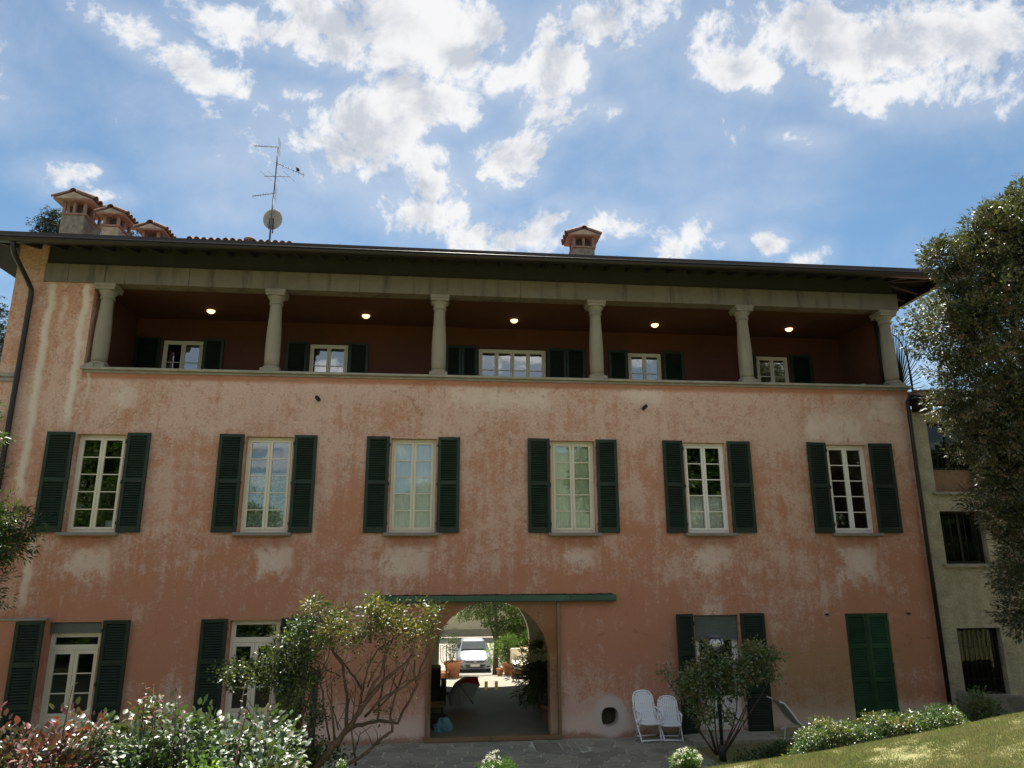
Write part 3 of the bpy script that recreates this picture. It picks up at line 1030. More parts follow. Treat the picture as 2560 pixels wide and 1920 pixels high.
# oval vent opening
n = 24
ocx, ocz, orx, orz = (OV[0] + OV[1]) / 2, (OV[2] + OV[3]) / 2, 0.19, 0.20
def oval(k, s=1.0):
    a = 2 * math.pi * k / n
    c, s_ = math.cos(a), math.sin(a)
    e = 0.75
    return (ocx + orx * s * math.copysign(abs(c) ** e, c), ocz + orz * s * math.copysign(abs(s_) ** e, s_))
def oct_(k):
    a = 2 * math.pi * k / n
    c, s_ = math.cos(a), math.sin(a)
    q = max(abs(c), abs(s_))
    return (ocx + (OV[1] - OV[0]) / 2 * c / q, ocz + (OV[3] - OV[2]) / 2 * s_ / q)
for k in range(n):
    a, b, c, d = oval(k), oval(k + 1), oct_(k + 1), oct_(k)
    w.add([(a[0], 0, a[1]), (b[0], 0, b[1]), (c[0], 0, c[1]), (d[0], 0, d[1])], [(0, 1, 2, 3)])
    w.add([(a[0], 0, a[1]), (a[0], .3, a[1]), (b[0], .3, b[1]), (b[0], 0, b[1])], [(0, 1, 2, 3)])
wall = w.build('wall', M['facade'], villa, fix=False)
MB().box(3.6, 4.15, 0.30, 0.33, 0.12, 0.7).build('vent_back', M['soil'], villa)
# proud plaster panel at the left ground floor, and its little ledge
MB().box(-10.6, -8.05, -0.085, -0.004, -0.1, 2.56).build('plaster_panel', M['facade'], villa)
MB().box(-10.6, -8.03, -0.11, -0.004, 2.562, 2.60).build('panel_ledge', M['slab'], villa)
# string course at the left corner
MB().box(-9.95, -9.47, -0.05, -0.003, 7.78, 7.86).build('string_course', M['slab'], villa)
MB().box(-9.95, -9.47, -0.035, -0.003, 7.68, 7.76).build('string_course', M['slab'], villa)

# shell of the house: ends, back, floors, room backs
BACK = 7.6
sh = MB()
sh.box(WX0, WX0 + 0.3, 0.342, BACK - 0.36, -1.6, 11.4)
sh.box(WX1 - 0.14, WX1, 0.50, 2.498, 7.05, 10.6)
sh.box(WX1 - 0.3, WX1, 0.342, BACK - 0.36, -1.6, 7.0)
sh.box(WX1 - 0.3, WX1, 2.502, BACK - 0.36, 7.05, 11.2)
sh.build('side_wall', M['facade'], villa)
far_holes = [(0.16, 3.03, -0.1, 2.80)]
bw = wall_grid('w', M['facade'], WX0, WX1, -1.6, 11.4, BACK - 0.35, BACK, far_holes, villa)
arch_fill(bw, 0.16, 3.03, 1.30, 2.80, BACK - 0.35, BACK)
bw.build('back_wall', M['cream_wall'], villa, fix=False)
MB().box(WX0 + .31, WX1 - .31, 0.342, BACK - 0.36, 3.35, 3.6).build('floor_slab', M['interior'], villa)
MB().box(WX0 + .31, WX1 - .15, 0.342, BACK - 0.36, 6.9, 7.12).build('floor_slab', M['interior'], villa)
MB().box(WX0 + .31, WX1 - .31, 3.4, 3.5, 3.62, 6.88).build('partition', M['interior'], villa)
pt = MB()
pt.box(WX0 + .31, -1.02, 3.4, 3.5, -0.2, 3.34).box(4.12, WX1 - .31, 3.4, 3.5, -0.2, 3.34)
pt.build('partition', M['interior'], villa)
MB().box(WX0 + .31, -1.02, 0.36, 3.39, -0.2, 0.0).build('room_floor', M['interior'], villa)
MB().box(4.12, WX1 - .31, 0.36, 3.39, -0.2, 0.0).build('room_floor', M['interior'], villa)
# passage
pw = MB()
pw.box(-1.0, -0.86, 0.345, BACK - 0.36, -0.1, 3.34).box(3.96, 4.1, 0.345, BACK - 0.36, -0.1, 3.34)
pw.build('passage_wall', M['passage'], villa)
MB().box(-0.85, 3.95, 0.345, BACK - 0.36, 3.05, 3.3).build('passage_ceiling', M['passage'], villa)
MB().box(-0.04, 2.54, 0.005, 0.335, -0.3, 0.045).box(-0.86, 3.96, 0.345, BACK - 0.36, -0.3, 0.045).box(0.17, 3.02, BACK - 0.355, BACK + 0.06, -0.3, 0.045).build('passage_floor', M['floor'], villa)

# loggia
LB = 2.5
LWN = [(-7.40, -6.36, 2), (-3.56, -2.53, 2), (1.06, 2.96, 4), (5.33, 6.31, 2), (9.15, 10.13, 2)]
LSH = [(-8.09, -5.80), (-4.17, -1.96), (0.14, 4.08), (4.75, 6.96), (8.57, 10.83)]
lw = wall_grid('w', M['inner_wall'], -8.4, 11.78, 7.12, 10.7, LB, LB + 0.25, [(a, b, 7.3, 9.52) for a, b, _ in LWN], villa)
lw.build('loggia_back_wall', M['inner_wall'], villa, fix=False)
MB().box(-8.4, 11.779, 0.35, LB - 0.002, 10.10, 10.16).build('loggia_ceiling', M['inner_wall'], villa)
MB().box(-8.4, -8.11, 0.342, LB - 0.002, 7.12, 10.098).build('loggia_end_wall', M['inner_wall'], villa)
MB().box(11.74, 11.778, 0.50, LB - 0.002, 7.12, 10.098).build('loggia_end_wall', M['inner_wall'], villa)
MB().box(WX0 + .31, WX1 - .31, 4.3, 4.4, 7.13, 11.0).build('partition', M['interior'], villa)
MB().box(-8.13, 12.0, -0.10, 0.40, 7.985, 8.045).build('parapet_slab', M['slab'], villa, bevel=0.01)
MB().box(-8.10, 11.93, -0.03, -0.002, 7.93, 7.983).build('slab_moulding', M['slab'], villa)
# long stone beam in lengths
bx = [-9.25, -8.72, -7.9, -7.45, -6.0, -2.0, 1.95, 5.8, 9.2, 11.98]
for a, b_ in zip(bx[:-1], bx[1:]):
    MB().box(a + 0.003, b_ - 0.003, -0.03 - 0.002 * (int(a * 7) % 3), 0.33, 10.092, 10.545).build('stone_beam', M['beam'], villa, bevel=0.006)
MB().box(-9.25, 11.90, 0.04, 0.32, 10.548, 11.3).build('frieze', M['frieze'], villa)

# columns
CXS = [-7.86, -3.98, -0.045, 3.87, 7.74, 11.66]
cyl = MB()
shaft_p = [(0.168 + 0.014 * math.sin(math.pi * min(t * 1.25, 1)) - 0.034 * t ** 1.5, 0.0 + t * 1.58) for t in np.linspace(0, 1, 14)]
def column(cx, z0=8.047):
    c = empty('column', (0, 0, 0)) if False else None
    sh_ = MB().lathe(shaft_p, (0, 0, 0.16), 28)
    return sh_
proto_col = None
for i, cx in enumerate(CXS):
    L0 = Vector((cx, 0.17, 8.047))
    if proto_col is None:
        m1 = column(0).mesh('column', M['stone'])
        bm_ = MB().box(-.215, .215, -.215, .215, 0, 0.085).lathe([(0.20, .085), (0.213, .10), (0.213, .125), (0.195, .145), (0.178, .16)], (0, 0, 0), 28).mesh('base', M['stone'])
        cm_ = MB().lathe([(0.150, 1.70), (0.165, 1.712), (0.165, 1.735), (0.150, 1.748), (0.150, 1.80), (0.162, 1.815), (0.205, 1.875), (0.208, 1.90)], (0, 0, 0), 28).box(-.218, .218, -.218, .218, 1.90, 1.965).box(-.236, .236, -.236, .236, 1.966, 2.044).mesh('capital', M['stone'])
        proto_col = (m1, bm_, cm_)
    o = place('column', proto_col[0], L0, villa)
    place('base', proto_col[1], L0, o)
    place('capital', proto_col[2], L0, o)

# window builder ------------------------------------------------------------
PANE = {}


def boxmesh(name, dx, dy, dz, mat):
    k = (name, round(dx, 3), round(dy, 3), round(dz, 3), mat.name)
    if k not in PANE:
        PANE[k] = MB().box(-dx / 2, dx / 2, -dy / 2, dy / 2, -dz / 2, dz / 2).mesh(name, mat)
    return PANE[k]


def window(x0, x1, z0, z1, y, rows, mat, glass, leaves=2, fw=0.055, sw=0.055, mw=0.022, label=None, kick=0.0, transom=0.0):
    """frame as the part, sashes (with glazing bars) and panes as its sub-parts"""
    f = MB()
    f.box(x0, x0 + fw, y, y + 0.06, z0, z1).box(x1 - fw, x1, y, y + 0.06, z0, z1)
    f.box(x0 + fw, x1 - fw, y, y + 0.06, z1 - fw, z1).box(x0 + fw, x1 - fw, y, y + 0.06, z0, z0 + fw)
    zt = z1 - fw
    if transom:
        zt = z1 - fw - transom - 0.07
        f.box(x0 + fw, x1 - fw, y - 0.01, y + 0.06, zt, zt + 0.07)
    fo = f.build('window' if not kick else 'garden_door', mat, villa, bevel=0.004)
    if label: fo['label'] = label
    if transom:
        place('pane', boxmesh('pane', x1 - x0 - 2 * fw - 0.06, 0.006, transom - 0.05, glass), ((x0 + x1) / 2, y + 0.03, zt + 0.07 + transom / 2), fo)
        tf = MB()
        a, b_, c, d = x0 + fw, x1 - fw, zt + 0.07, z1 - fw
        tf.box(a, a + .04, y + .01, y + .05, c, d).box(b_ - .04, b_, y + .01, y + .05, c, d).box(a + .04, b_ - .04, y + .01, y + .05, d - .035, d).box(a + .04, b_ - .04, y + .01, y + .05, c, c + .035)
        tf.build('transom_light', mat, fo)
    lw_ = (x1 - x0 - 2 * fw) / leaves
    for k in range(leaves):
        a = x0 + fw + k * lw_ + 0.003
        b_ = a + lw_ - 0.006
        s_ = MB()
        c, d = z0 + fw + 0.004, zt - 0.004
        yy = y - 0.012
        ye = y + 0.04
        s_.box(a, a + sw, yy, ye, c, d).box(b_ - sw, b_, yy, ye, c, d)
        s_.box(a + sw, b_ - sw, yy, ye, d - sw, d).box(a + sw, b_ - sw, yy, ye, c, c + sw)
        g0 = c + sw
        if kick:
            s_.box(a + sw, b_ - sw, yy + 0.012, ye, g0, g0 + kick).box(a + sw, b_ - sw, yy, ye, g0 + kick, g0 + kick + 0.06)
            s_.box(a + sw + .04, b_ - sw - .04, yy + 0.004, yy + 0.014, g0 + .05, g0 + kick - .05)
            g0 += kick + 0.06
        g1 = d - sw
        ph = (g1 - g0) / rows
        for r_ in range(1, rows):
            s_.box(a + sw, b_ - sw, yy + 0.006, ye - 0.006, g0 + r_ * ph - mw / 2, g0 + r_ * ph + mw / 2)
        s_.build('sash', mat, fo, bevel=0.003)
        for r_ in range(rows):
            place('pane', boxmesh('pane', b_ - a - 2 * sw + 0.01, 0.005, ph - 0.004, glass), ((a + b_) / 2, y + 0.018, g0 + (r_ + 0.5) * ph), fo)
    return fo


SLATS = 0
REST = MB()
REST_BRIGHT = MB()


def shutter(x0, x1, z0, z1, y, hinge_right, rails=(0.515,), mat=None, as_parts=True, ang=0.0, pitch=0.0535, label=None):
    """louvred leaf: frame is the part, slats its sub-parts (up to 300 on the villa)"""
    global SLATS
    mat = mat or M['green']
    wdt, h = x1 - x0, z1 - z0
    st, th = 0.075, 0.042
    f = MB()
    f.box(0, st, 0, th, 0, h).box(wdt - st, wdt, 0, th, 0, h)
    f.box(st, wdt - st, 0, th, h - 0.075, h).box(st, wdt - st, 0, th, 0, 0.125)
    bands = []
    lo = 0.125
    for r_ in rails:
        zc_ = r_ * h
        f.box(st, wdt - st, 0.001, th - 0.001, zc_ - 0.045, zc_ + 0.045)
        bands.append((lo, zc_ - 0.045)); lo = zc_ + 0.045
    bands.append((lo, h - 0.075))
    hx_ = wdt if hinge_right else 0.0
    hi = MB()
    for zz in (0.2, h * 0.5, h - 0.2):
        f.box(hx_ - 0.02, hx_ + 0.02, -0.012, 0.0, zz - 0.03, zz + 0.03)
        f.tube([(hx_, -0.008, zz - 0.04), (hx_, -0.008, zz + 0.04)], 0.012, 6)
    me = f.mesh('shutter', mat)
    px_ = x1 if hinge_right else x0
    # local frame with the hinge as origin so that the leaf can stand slightly open
    for v_ in me.vertices:
        v_.co.x -= hx_
    o = place('shutter', me, (px_, y, z0), villa)
    o.rotation_euler = (0, 0, ang)
    if label: o['label'] = label
    md = o.modifiers.new('bevel', 'BEVEL'); md.width = 0.004; md.segments = 1
    swd = wdt - 2 * st
    sm_ = None
    for a, b_ in bands:
        n_ = max(1, int(round((b_ - a) / pitch)))
        for k in range(n_):
            zz = a + (k + 0.5) * (b_ - a) / n_
            if as_parts and SLATS < 300:
                key = ('slat', round(swd, 2), mat.name)
                if key not in PANE:
                    q = MB()
                    t = 0.008
                    q.add([(-swd / 2, 0.0, -0.023), (swd / 2, 0.0, -0.023), (swd / 2, 0.037, 0.023), (-swd / 2, 0.037, 0.023),
                           (-swd / 2, 0.0, -0.023 - t), (swd / 2, 0.0, -0.023 - t), (swd / 2, 0.037, 0.023 - t), (-swd / 2, 0.037, 0.023 - t)],
                          [(0, 1, 2, 3), (7, 6, 5, 4), (0, 4, 5, 1), (2, 6, 7, 3), (0, 3, 7, 4), (1, 5, 6, 2)])
                    PANE[key] = q.mesh('slat', mat)
                s_ = bpy.data.objects.new('slat', PANE[key])
                COL.objects.link(s_)
                s_.parent = o
                s_.location = (wdt / 2 - hx_, 0.003, zz)
                SLATS += 1
            else:
                t = 0.008
                ca, sa = math.cos(ang), math.sin(ang)
                vs = []
                for (xx, yy_, zz_) in [(st, 0.0, -0.023), (wdt - st, 0.0, -0.023), (wdt - st, 0.037, 0.023), (st, 0.037, 0.023),
                                       (st, 0.0, -0.023 - t), (wdt - st, 0.0, -0.023 - t), (wdt - st, 0.037, 0.023 - t), (st, 0.037, 0.023 - t)]:
                    lx, ly = xx - hx_, yy_ + 0.003
                    vs.append((px_ + lx * ca - ly * sa, y + lx * sa + ly * ca, z0 + zz + zz_))
                (REST_BRIGHT if mat is M['green_old'] else REST).add(vs, [(0, 1, 2, 3), (7, 6, 5, 4), (0, 4, 5, 1), (2, 6, 7, 3), (0, 3, 7, 4), (1, 5, 6, 2)])
    return o


def reveal_backing(x0, x1, z0, z1, mat, y, name, y_amp=0.012, freq=26):
    """a gathered curtain with real folds"""
    nx = int((x1 - x0) * 90)
    xs_ = np.linspace(x0, x1, nx)
    zs_ = np.linspace(z0, z1, 6)
    P = np.array([[(a, y + y_amp * math.sin(a * freq + 0.6 * math.sin(c * 3)) + 0.008 * math.sin(a * 61), c) for a in xs_] for c in zs_])
    return MB().grid(P).build(name, mat, None, fix=False)


angs = [(0.02, -0.05), (0.06, -0.02), (0.01, -0.07), (0.09, -0.03), (0.03, -0.08), (0.12, -0.05)]
for i, ((a, b_), (s0, s1)) in enumerate(zip(FW, SX)):
    y_in = 0.13
    window(a + 0.004, b_ - 0.004, WZ0 + 0.004, WZ1 - 0.004, y_in, 5, M['cream'] if i < 4 else M['white_paint'], M['glass'])
    MB().box(a - 0.10, b_ + 0.10, -0.12, 0.12, WZ0 - 0.072, WZ0 - 0.002).build('window_sill', M['sill'], villa, bevel=0.006)
    shutter(s0, a - 0.035, WZ0 - 0.005, WZ1 + 0.035, -0.055, True, ang=angs[i][0])
    shutter(b_ + 0.035, s1, WZ0 - 0.005, WZ1 + 0.035, -0.055, False, ang=angs[i][1])

for i, (a, b_, z0, z1) in enumerate(GW[:3]):
    if i == 0:
        MB().box(a + .01, b_ - .01, 0.05, 0.20, 2.30, 2.50).build('shutter_box', M['blind'], villa)
        window(a + .004, b_ - .004, z0, 2.29, 0.13, 3, M['cream'], M['glass'], kick=0.50, transom=0.22, sw=0.075, label='cream glazed double door under a dark shutter box')
    elif i == 1:
        window(a + .004, b_ - .004, z0, 2.50, 0.13, 3, M['cream'], M['glass'], kick=0.52, transom=0.33, sw=0.075, label='cream glazed double door partly hidden by the climbing rose')
    else:
        window(a + .004, b_ - .004, z0, 2.50, 0.15, 2, M['white_paint'], M['glass'], kick=0.52, leaves=2, sw=0.07, label='white glazed door with its roller blind half down')
        bl = MB()
        for k in range(11):
            bl.box(a + .02, b_ - .02, 0.07, 0.09, 1.96 + k * 0.05, 1.96 + k * 0.05 + 0.046)
        bl.build('roller_blind', M['blind'], villa)
GSH = [(-8.60, -8.05, -6.925, -6.38), (-4.94, -4.40, -3.28, -2.74), (5.43, 5.87, 6.99, 7.56)]
for i, (a, b_, c, d) in enumerate(GSH):
    yy = -0.055
    shutter(a, b_, 0.03, 2.545, yy - (0.09 if i == 0 else 0), True, rails=(0.34, 0.66), ang=0.03 if i < 2 else 0.28, as_parts=False)
    shutter(c, d, 0.03, 2.545, yy, False, rails=(0.34, 0.66), ang=-0.03, as_parts=False)
a, b_, z0, z1 = GW[3]
m_ = (a + b_) / 2
shutter(a + .006, m_ - .003, z0 + .01, z1 - .006, 0.03, False, rails=(0.36, 0.68), mat=M['green_old'], as_parts=False, label='closed green shutter leaf')
shutter(m_ + .003, b_ - .006, z0 + .01, z1 - .006, 0.03, True, rails=(0.36, 0.68), mat=M['green_old'], as_parts=False, label='closed green shutter leaf')
MB().box(a, b_, 0.2, 0.22, z0, z1).build('door_backing', M['interior'], villa)
for hxk in (9.10, 11.13, 8.9):
    if hxk != 8.9:
        MB().box(hxk - .04, hxk + .04, -0.05, 0.0, 2.49, 2.515).tube([(hxk, -0.02, 2.46), (hxk, -0.05, 2.50)], 0.01, 6).build('shutter_stay', M['iron'], villa)

# loggia windows: tall French doors seen above the parapet
for i, ((a, b_, nl), (s0, s1)) in enumerate(zip(LWN, LSH)):
    window(a + .004, b_ - .004, 7.32, 9.51, LB + 0.06, 4, M['cream'], M['glass_dark'], leaves=nl, sw=0.05, label='four-leaved glazed door in the middle of the loggia' if nl == 4 else None)
    k = 2 if nl == 4 else 1
    wl_ = (a - 0.03 - s0) / k
    for q in range(k):
        shutter(s0 + q * wl_, s0 + (q + 1) * wl_ - .008, 7.32, 9.56, LB - 0.06, True, rails=(0.5,), as_parts=False)
    wr_ = (s1 - b_ - 0.03) / k
    for q in range(k):
        shutter(b_ + .03 + q * wr_, b_ + .03 + (q + 1) * wr_ - .008, 7.32, 9.56, LB - 0.06, False, rails=(0.5,), as_parts=False)
r_ = REST.build('shutter_slats', M['green'], villa, fix=False)
r_['kind'] = 'stuff'
r_ = REST_BRIGHT.build('shutter_slats', M['green_old'], villa, fix=False)
r_['kind'] = 'stuff'

# awning box over the arch, in three lengths
aw = empty('awning_box', (1.28, -0.09, 3.0), 'long narrow green awning box fixed above the arched glass door', 'awning')
for a, b_ in ((-1.49, 0.42), (0.424, 3.02), (3.024, 4.07)):
    MB().box(a, b_, -0.17, -0.004, 2.865, 2.985).build('casing', M['awning'], aw, bevel=0.006)
MB().box(-1.48, 4.06, -0.16, -0.02, 2.845, 2.863).build('lower_lip', M['post_green'], aw)
# torn flashing line above
fl = MB()
for k in range(46):
    a = -1.4 + k * 0.118
    fl.box(a, a + 0.11, -0.03 - 0.012 * random.random(), -0.004, 2.99, 3.0 + 0.014 * random.random())
fl.build('flashing', M['dark'], aw)

# sliding glass door before the arch
gd = empty('sliding_glass_door', (1.28, -0.07, 0.0), 'large frameless tinted glass door in an ochre frame before the arch', 'glass door')
MB().box(-0.16, 1.255, -0.095, -0.03, 0.012, 0.10).build('bottom_rail', M['ochre_frame'], gd, bevel=0.004)
MB().box(1.275, 2.76, -0.095, -0.03, 0.012, 0.10).build('bottom_rail', M['ochre_frame'], gd, bevel=0.004)
MB().box(-0.16, -0.10, -0.10, -0.02, 0.102, 2.84).build('side_rail', M['ochre_frame'], gd, bevel=0.004)
MB().box(2.72, 2.78, -0.10, -0.02, 0.102, 2.84).build('side_rail', M['ochre_frame'], gd, bevel=0.004)
MB().box(-0.098, 1.245, -0.068, -0.060, 0.102, 2.84).build('pane', M['glass_tint'], gd)
MB().box(1.285, 2.718, -0.068, -0.060, 0.102, 2.84).build('pane', M['glass_tint'], gd)
MB().box(1.247, 1.283, -0.085, -0.045, 0.102, 2.84).build('meeting_stile', M['glass_tint'], gd)
for xx in (1.14, 1.36):
    MB().box(xx - .035, xx + .035, -0.085, -0.07, 1.02, 1.20).build('handle_plate', M['brass'], gd, bevel=0.004)

# gutters, pipes
gx0, gx1 = -10.88, 12.93
g = MB()
prof = [(0.10 * math.cos(t), 0.10 * math.sin(t)) for t in np.linspace(math.pi, 2 * math.pi, 9)]
prof = [(-0.115, 0.015), (-0.115, 0.0), (-0.10, 0.0)] + prof + [(0.10, 0.05)]
P = np.array([[(xx, -1.0 + a, 10.71 + b_) for a, b_ in prof] for xx in np.linspace(gx0, gx1, 24)])
g.grid(P)
g.tube([(gx0, -1.112, 10.722), (gx1, -1.112, 10.722)], 0.012, 6)
g.box(gx0, gx1, -0.99, -0.95, 10.75, 10.875)
g.build('gutter', M['gutter'], villa, fix=False)
MB().box(gx0 + .02, gx1 - .02, -0.945, -0.925, 10.62, 10.80).build('fascia_board', M['gutter'], villa)
g = MB()
P = np.array([[(gx1 - 0.05 - a * 0.9, yy, 10.71 + b_) for a, b_ in prof] for yy in np.linspace(-1.0, BACK + 1, 12)])
g.box(gx1 - 0.16, gx1 - 0.12, -0.92, BACK + 1, 10.60, 10.86)
g.grid(P).build('gutter', M['gutter'], villa, fix=False)
MB().tube([(-9.46, -1.0, 10.66), (-9.46, -0.98, 10.50), (-9.47, -0.86, 10.38), (-9.43, -0.30, 9.98), (-9.43, -0.12, 9.86), (-9.43, -0.085, 9.7), (-9.43, -0.085, 6.0), (-9.43, -0.085, 0.0)], 0.055, 12).build('downpipe', M['gutter'], villa)
MB().tube([(11.98, -0.03, 7.75), (11.90, -0.07, 7.72), (11.83, -0.075, 7.62), (11.82, -0.075, 6.0), (11.82, -0.075, 0.1)], 0.05, 12).build('downpipe', M['gutter'], villa)
MB().tube([(11.62, 0.46, 10.09), (11.62, 0.46, 8.05)], 0.045, 10).build('downpipe', M['iron'], villa)
t = MB().tube([(-9.66, -0.17, 2.6), (-9.66, -0.17, 6.98)], 0.062, 14).tube([(-9.66, -0.17, 6.82), (-9.66, -0.17, 6.90)], 0.072, 14)
o = t.build('drain_pipe', M['pvc'])
tag(o, 'white plastic pipe rising beside the brown downpipe at the left corner', 'pipe')
for xx, zz in ((-2.80, 7.39), (4.95, 7.33)):
    q = MB().tube([(xx, 0.02, zz), (xx + 0.03 * (1 if xx > 0 else -1), -0.16, zz + 0.03)], 0.045, 12)
    q.build('drain_spout', M['iron'], villa)

# eaves: rafters and boards, roof
def roofz(d): return 10.80 + 0.29 * d       # d = distance in from the eave edge
for k in range(44):
    xx = -10.55 + k * 0.545
    q = MB()
    q.add([(xx - .05, -0.9, 10.66), (xx + .05, -0.9, 10.66), (xx + .05, 0.05, 10.92), (xx - .05, 0.05, 10.92),
           (xx - .05, -0.9, 10.78), (xx + .05, -0.9, 10.78), (xx + .05, 0.05, 11.055), (xx - .05, 0.05, 11.055)],
          [(0, 1, 2, 3), (7, 6, 5, 4), (0, 4, 5, 1), (2, 6, 7, 3), (0, 3, 7, 4), (1, 5, 6, 2)])
    q.build('rafter', M['dark'], villa)
for k in range(14):
    yy = 0.2 + k * 0.56
    q = MB()
    q.add([(12.86, yy - .05, 10.63), (12.86, yy + .05, 10.63), (11.93, yy + .05, 10.90), (11.93, yy - .05, 10.90),
           (12.86, yy - .05, 10.76), (12.86, yy + .05, 10.76), (11.93, yy + .05, 11.03), (11.93, yy - .05, 11.03)],
          [(0, 1, 2, 3), (7, 6, 5, 4), (0, 4, 5, 1), (2, 6, 7, 3), (0, 3, 7, 4), (1, 5, 6, 2)])
    q.build('rafter', M['dark'], villa)
q = MB()
q.add([(12.88, -0.93, 10.62), (12.80, -0.95, 10.62), (11.90, 0.0, 10.90), (11.98, 0.06, 10.90), (12.88, -0.93, 10.77), (12.80, -0.95, 10.77), (11.90, 0.0, 11.04), (11.98, 0.06, 11.04)],
      [(0, 1, 2, 3), (7, 6, 5, 4), (0, 4, 5, 1), (2, 6, 7, 3), (0, 3, 7, 4), (1, 5, 6, 2)])
q.build('hip_rafter', M['dark'], villa)
ex0, ex1, ey0, ey1 = gx0, gx1, -0.95, BACK + 0.9
rd = (ey1 - ey0) / 2
rz = roofz(rd)
rm = (ey0 + ey1) / 2
def hip(z_off, ins=0.0):
    V_ = [(ex0 + ins, ey0 + ins, 10.80 + z_off), (ex1 - ins, ey0 + ins, 10.80 + z_off), (ex1 - ins, ey1 - ins, 10.80 + z_off), (ex0 + ins, ey1 - ins, 10.80 + z_off), (ex0 + rd, rm, rz + z_off), (ex1 - rd, rm, rz + z_off)]
    return V_
q = MB()
q.add(hip(-0.005), [(0, 1, 5, 4), (1, 2, 5), (2, 3, 4, 5), (3, 0, 4)])
q.build('eave_boards', M['board'], villa)
# tiled cover (hidden from the garden by the gutter): ribbed rows of barrel tiles
rows_ = []
nn = 600
xs_ = np.linspace(ex0, ex1, nn)
def rh(xx, yy):
    d = np.minimum(np.minimum(xx - ex0, ex1 - xx), np.minimum(yy - ey0, ey1 - yy))
    return 10.81 + 0.29 * d + 0.035 * np.abs(np.sin(xx * 14.0))
ys_ = np.linspace(ey0, ey1, 28)
P = np.array([[(a, c, rh(a, c)) for a in xs_] for c in ys_])
roof = MB().grid(P).build('roof', M['tile'], villa, fix=False)

# raised roof behind with its row of tiles
MB().box(-7.15, -4.45, 3.5, 6.2, 11.9, 12.78).build('attic_wall', M['chim'], villa)
ur = MB()
ur.add([(-7.35, 3.2, 12.70), (-4.35, 3.2, 12.68), (-4.35, 6.4, 12.70), (-7.35, 6.4, 12.72), (-5.85, 4.7, 13.0), (-5.85, 5.0, 13.0),
        (-7.35, 3.2, 12.76), (-4.35, 3.2, 12.74), (-4.35, 6.4, 12.76), (-7.35, 6.4, 12.78)],
       [(0, 1, 7, 6), (0, 1, 2, 3), (6, 7, 4), (8, 9, 5), (7, 8, 5, 4), (9, 6, 4, 5)])
upper = ur.build('upper_roof', M['tile'], villa)


def barrel(p0, p1, r, n=7, th=0.018):
    """one curved roof tile from p0 to p1 (open below)"""
    p0, p1 = Vector(p0), Vector(p1)
    t = (p1 - p0).normalized()
    side = t.cross(Vector((0, 0, 1))).normalized()
    up = side.cross(t)
    mb = MB()
    for rr in (r, r - th):
        rows = []
        for p, k in ((p0, 1.0), (p1, 0.88)):
            rows.append([tuple(p + side * (rr * k * math.cos(a)) + up * (rr * k * math.sin(a))) for a in np.linspace(0, math.pi, n)])
        mb.grid(rows)
    a = [tuple(p0 + side * (r * math.cos(w)) + up * (r * math.sin(w))) for w in np.linspace(0, math.pi, n)]
    b = [tuple(p0 + side * ((r - th) * math.cos(w)) + up * ((r - th) * math.sin(w))) for w in np.linspace(0, math.pi, n)]
    mb.grid([a, b])
    return mb


for k in range(15):
    xx = -7.25 + k * 0.2
    barrel((xx, 3.08, 12.72 - 0.008 * k * 0 + random.uniform(-.012, .012)), (xx, 3.5, 12.86), 0.085).build('roof_tile', M['tile'], upper)
MB().lathe([(0.17, 0), (0.17, 0.10), (0.13, 0.14), (0.05, 0.17)], (-5.62, 3.25, 12.76), 14).build('roof_vent', M['tile'], upper)


def chimney(x0, x1, y0, y1, zb, zc, mats, name_label, over=0.17, oh=0.30, rise=0.24, nt_=4, ncol=2):
    """stack part with cap slab, brick posts, roof plates and tiles as sub-parts"""
    st_ = MB().box(x0, x1, y0, y1, zb, zc).build('chimney', mats, villa, bevel=0.01)
    st_['label'] = name_label
    MB().box(x0 - .035, x1 + .035, y0 - .035, y1 + .035, zc + .002, zc + .055).build('cap_course', M['brick'], st_)
    zp = zc + .057
    zt = zp + oh
    pw_ = 0.075
    xs_p = [x0 + pw_ / 2, x1 - pw_ / 2] if ncol == 2 else [x0 + pw_ / 2, (x0 + x1) / 2, x1 - pw_ / 2]
    ys_p = [y0 + pw_ / 2, (y0 + y1) / 2, y1 - pw_ / 2]
    for xx in xs_p:
        for yy in ys_p:
            if (xx == (x0 + x1) / 2) and yy == ys_p[1]: continue
            MB().box(xx - pw_ / 2, xx + pw_ / 2, yy - pw_ / 2, yy + pw_ / 2, zp, zt).build('brick_post', M['brick'], st_)
    MB().box(x0 + .12, x1 - .12, y0 + .14, y1 - .14, zp, zt - 0.06).build('flue', M['interior'], st_)
    xm = (x0 + x1) / 2
    e0, e1 = x0 - over, x1 + over
    g = MB()
    g.prism([(e0, zt), (e1, zt), (e1, zt + .05), (xm, zt + rise), (e0, zt + .05)], y0 - over * .8, y1 + over * .8, axis='y')
    g.build('gable_plate', M['brick'], st_)
    g = MB()
    g.prism([(e0 + .05, zt + .035), (e1 - .05, zt + .035), (xm, zt + rise - .02)], y0 - over * .8 - 0.012, y0 - over * .8 - 0.002, axis='y')
    g.build('gable_render', M['chim'], st_)
    ly = (y1 - y0 + over * 1.6 + .04) / nt_
    for s in (-1, 1):
        for k in range(nt_):
            yy = y0 - over * .8 - .02 + (k + .5) * ly
            ex = e1 if s > 0 else e0
            barrel((ex + s * .05, yy, zt + .045), (xm + s * .03, yy, zt + rise + .01), ly * .52).build('roof_tile', M['tile'], st_)
    for k in range(3):
        q0 = y0 - over * .8 - .05 + k * (y1 - y0 + over * 1.6 + .1) / 3
        barrel((xm, q0, zt + rise - .01), (xm, q0 + (y1 - y0 + over * 1.6 + .16) / 3, zt + rise), .10).build('ridge_tile', M['tile'], st_)
    return st_


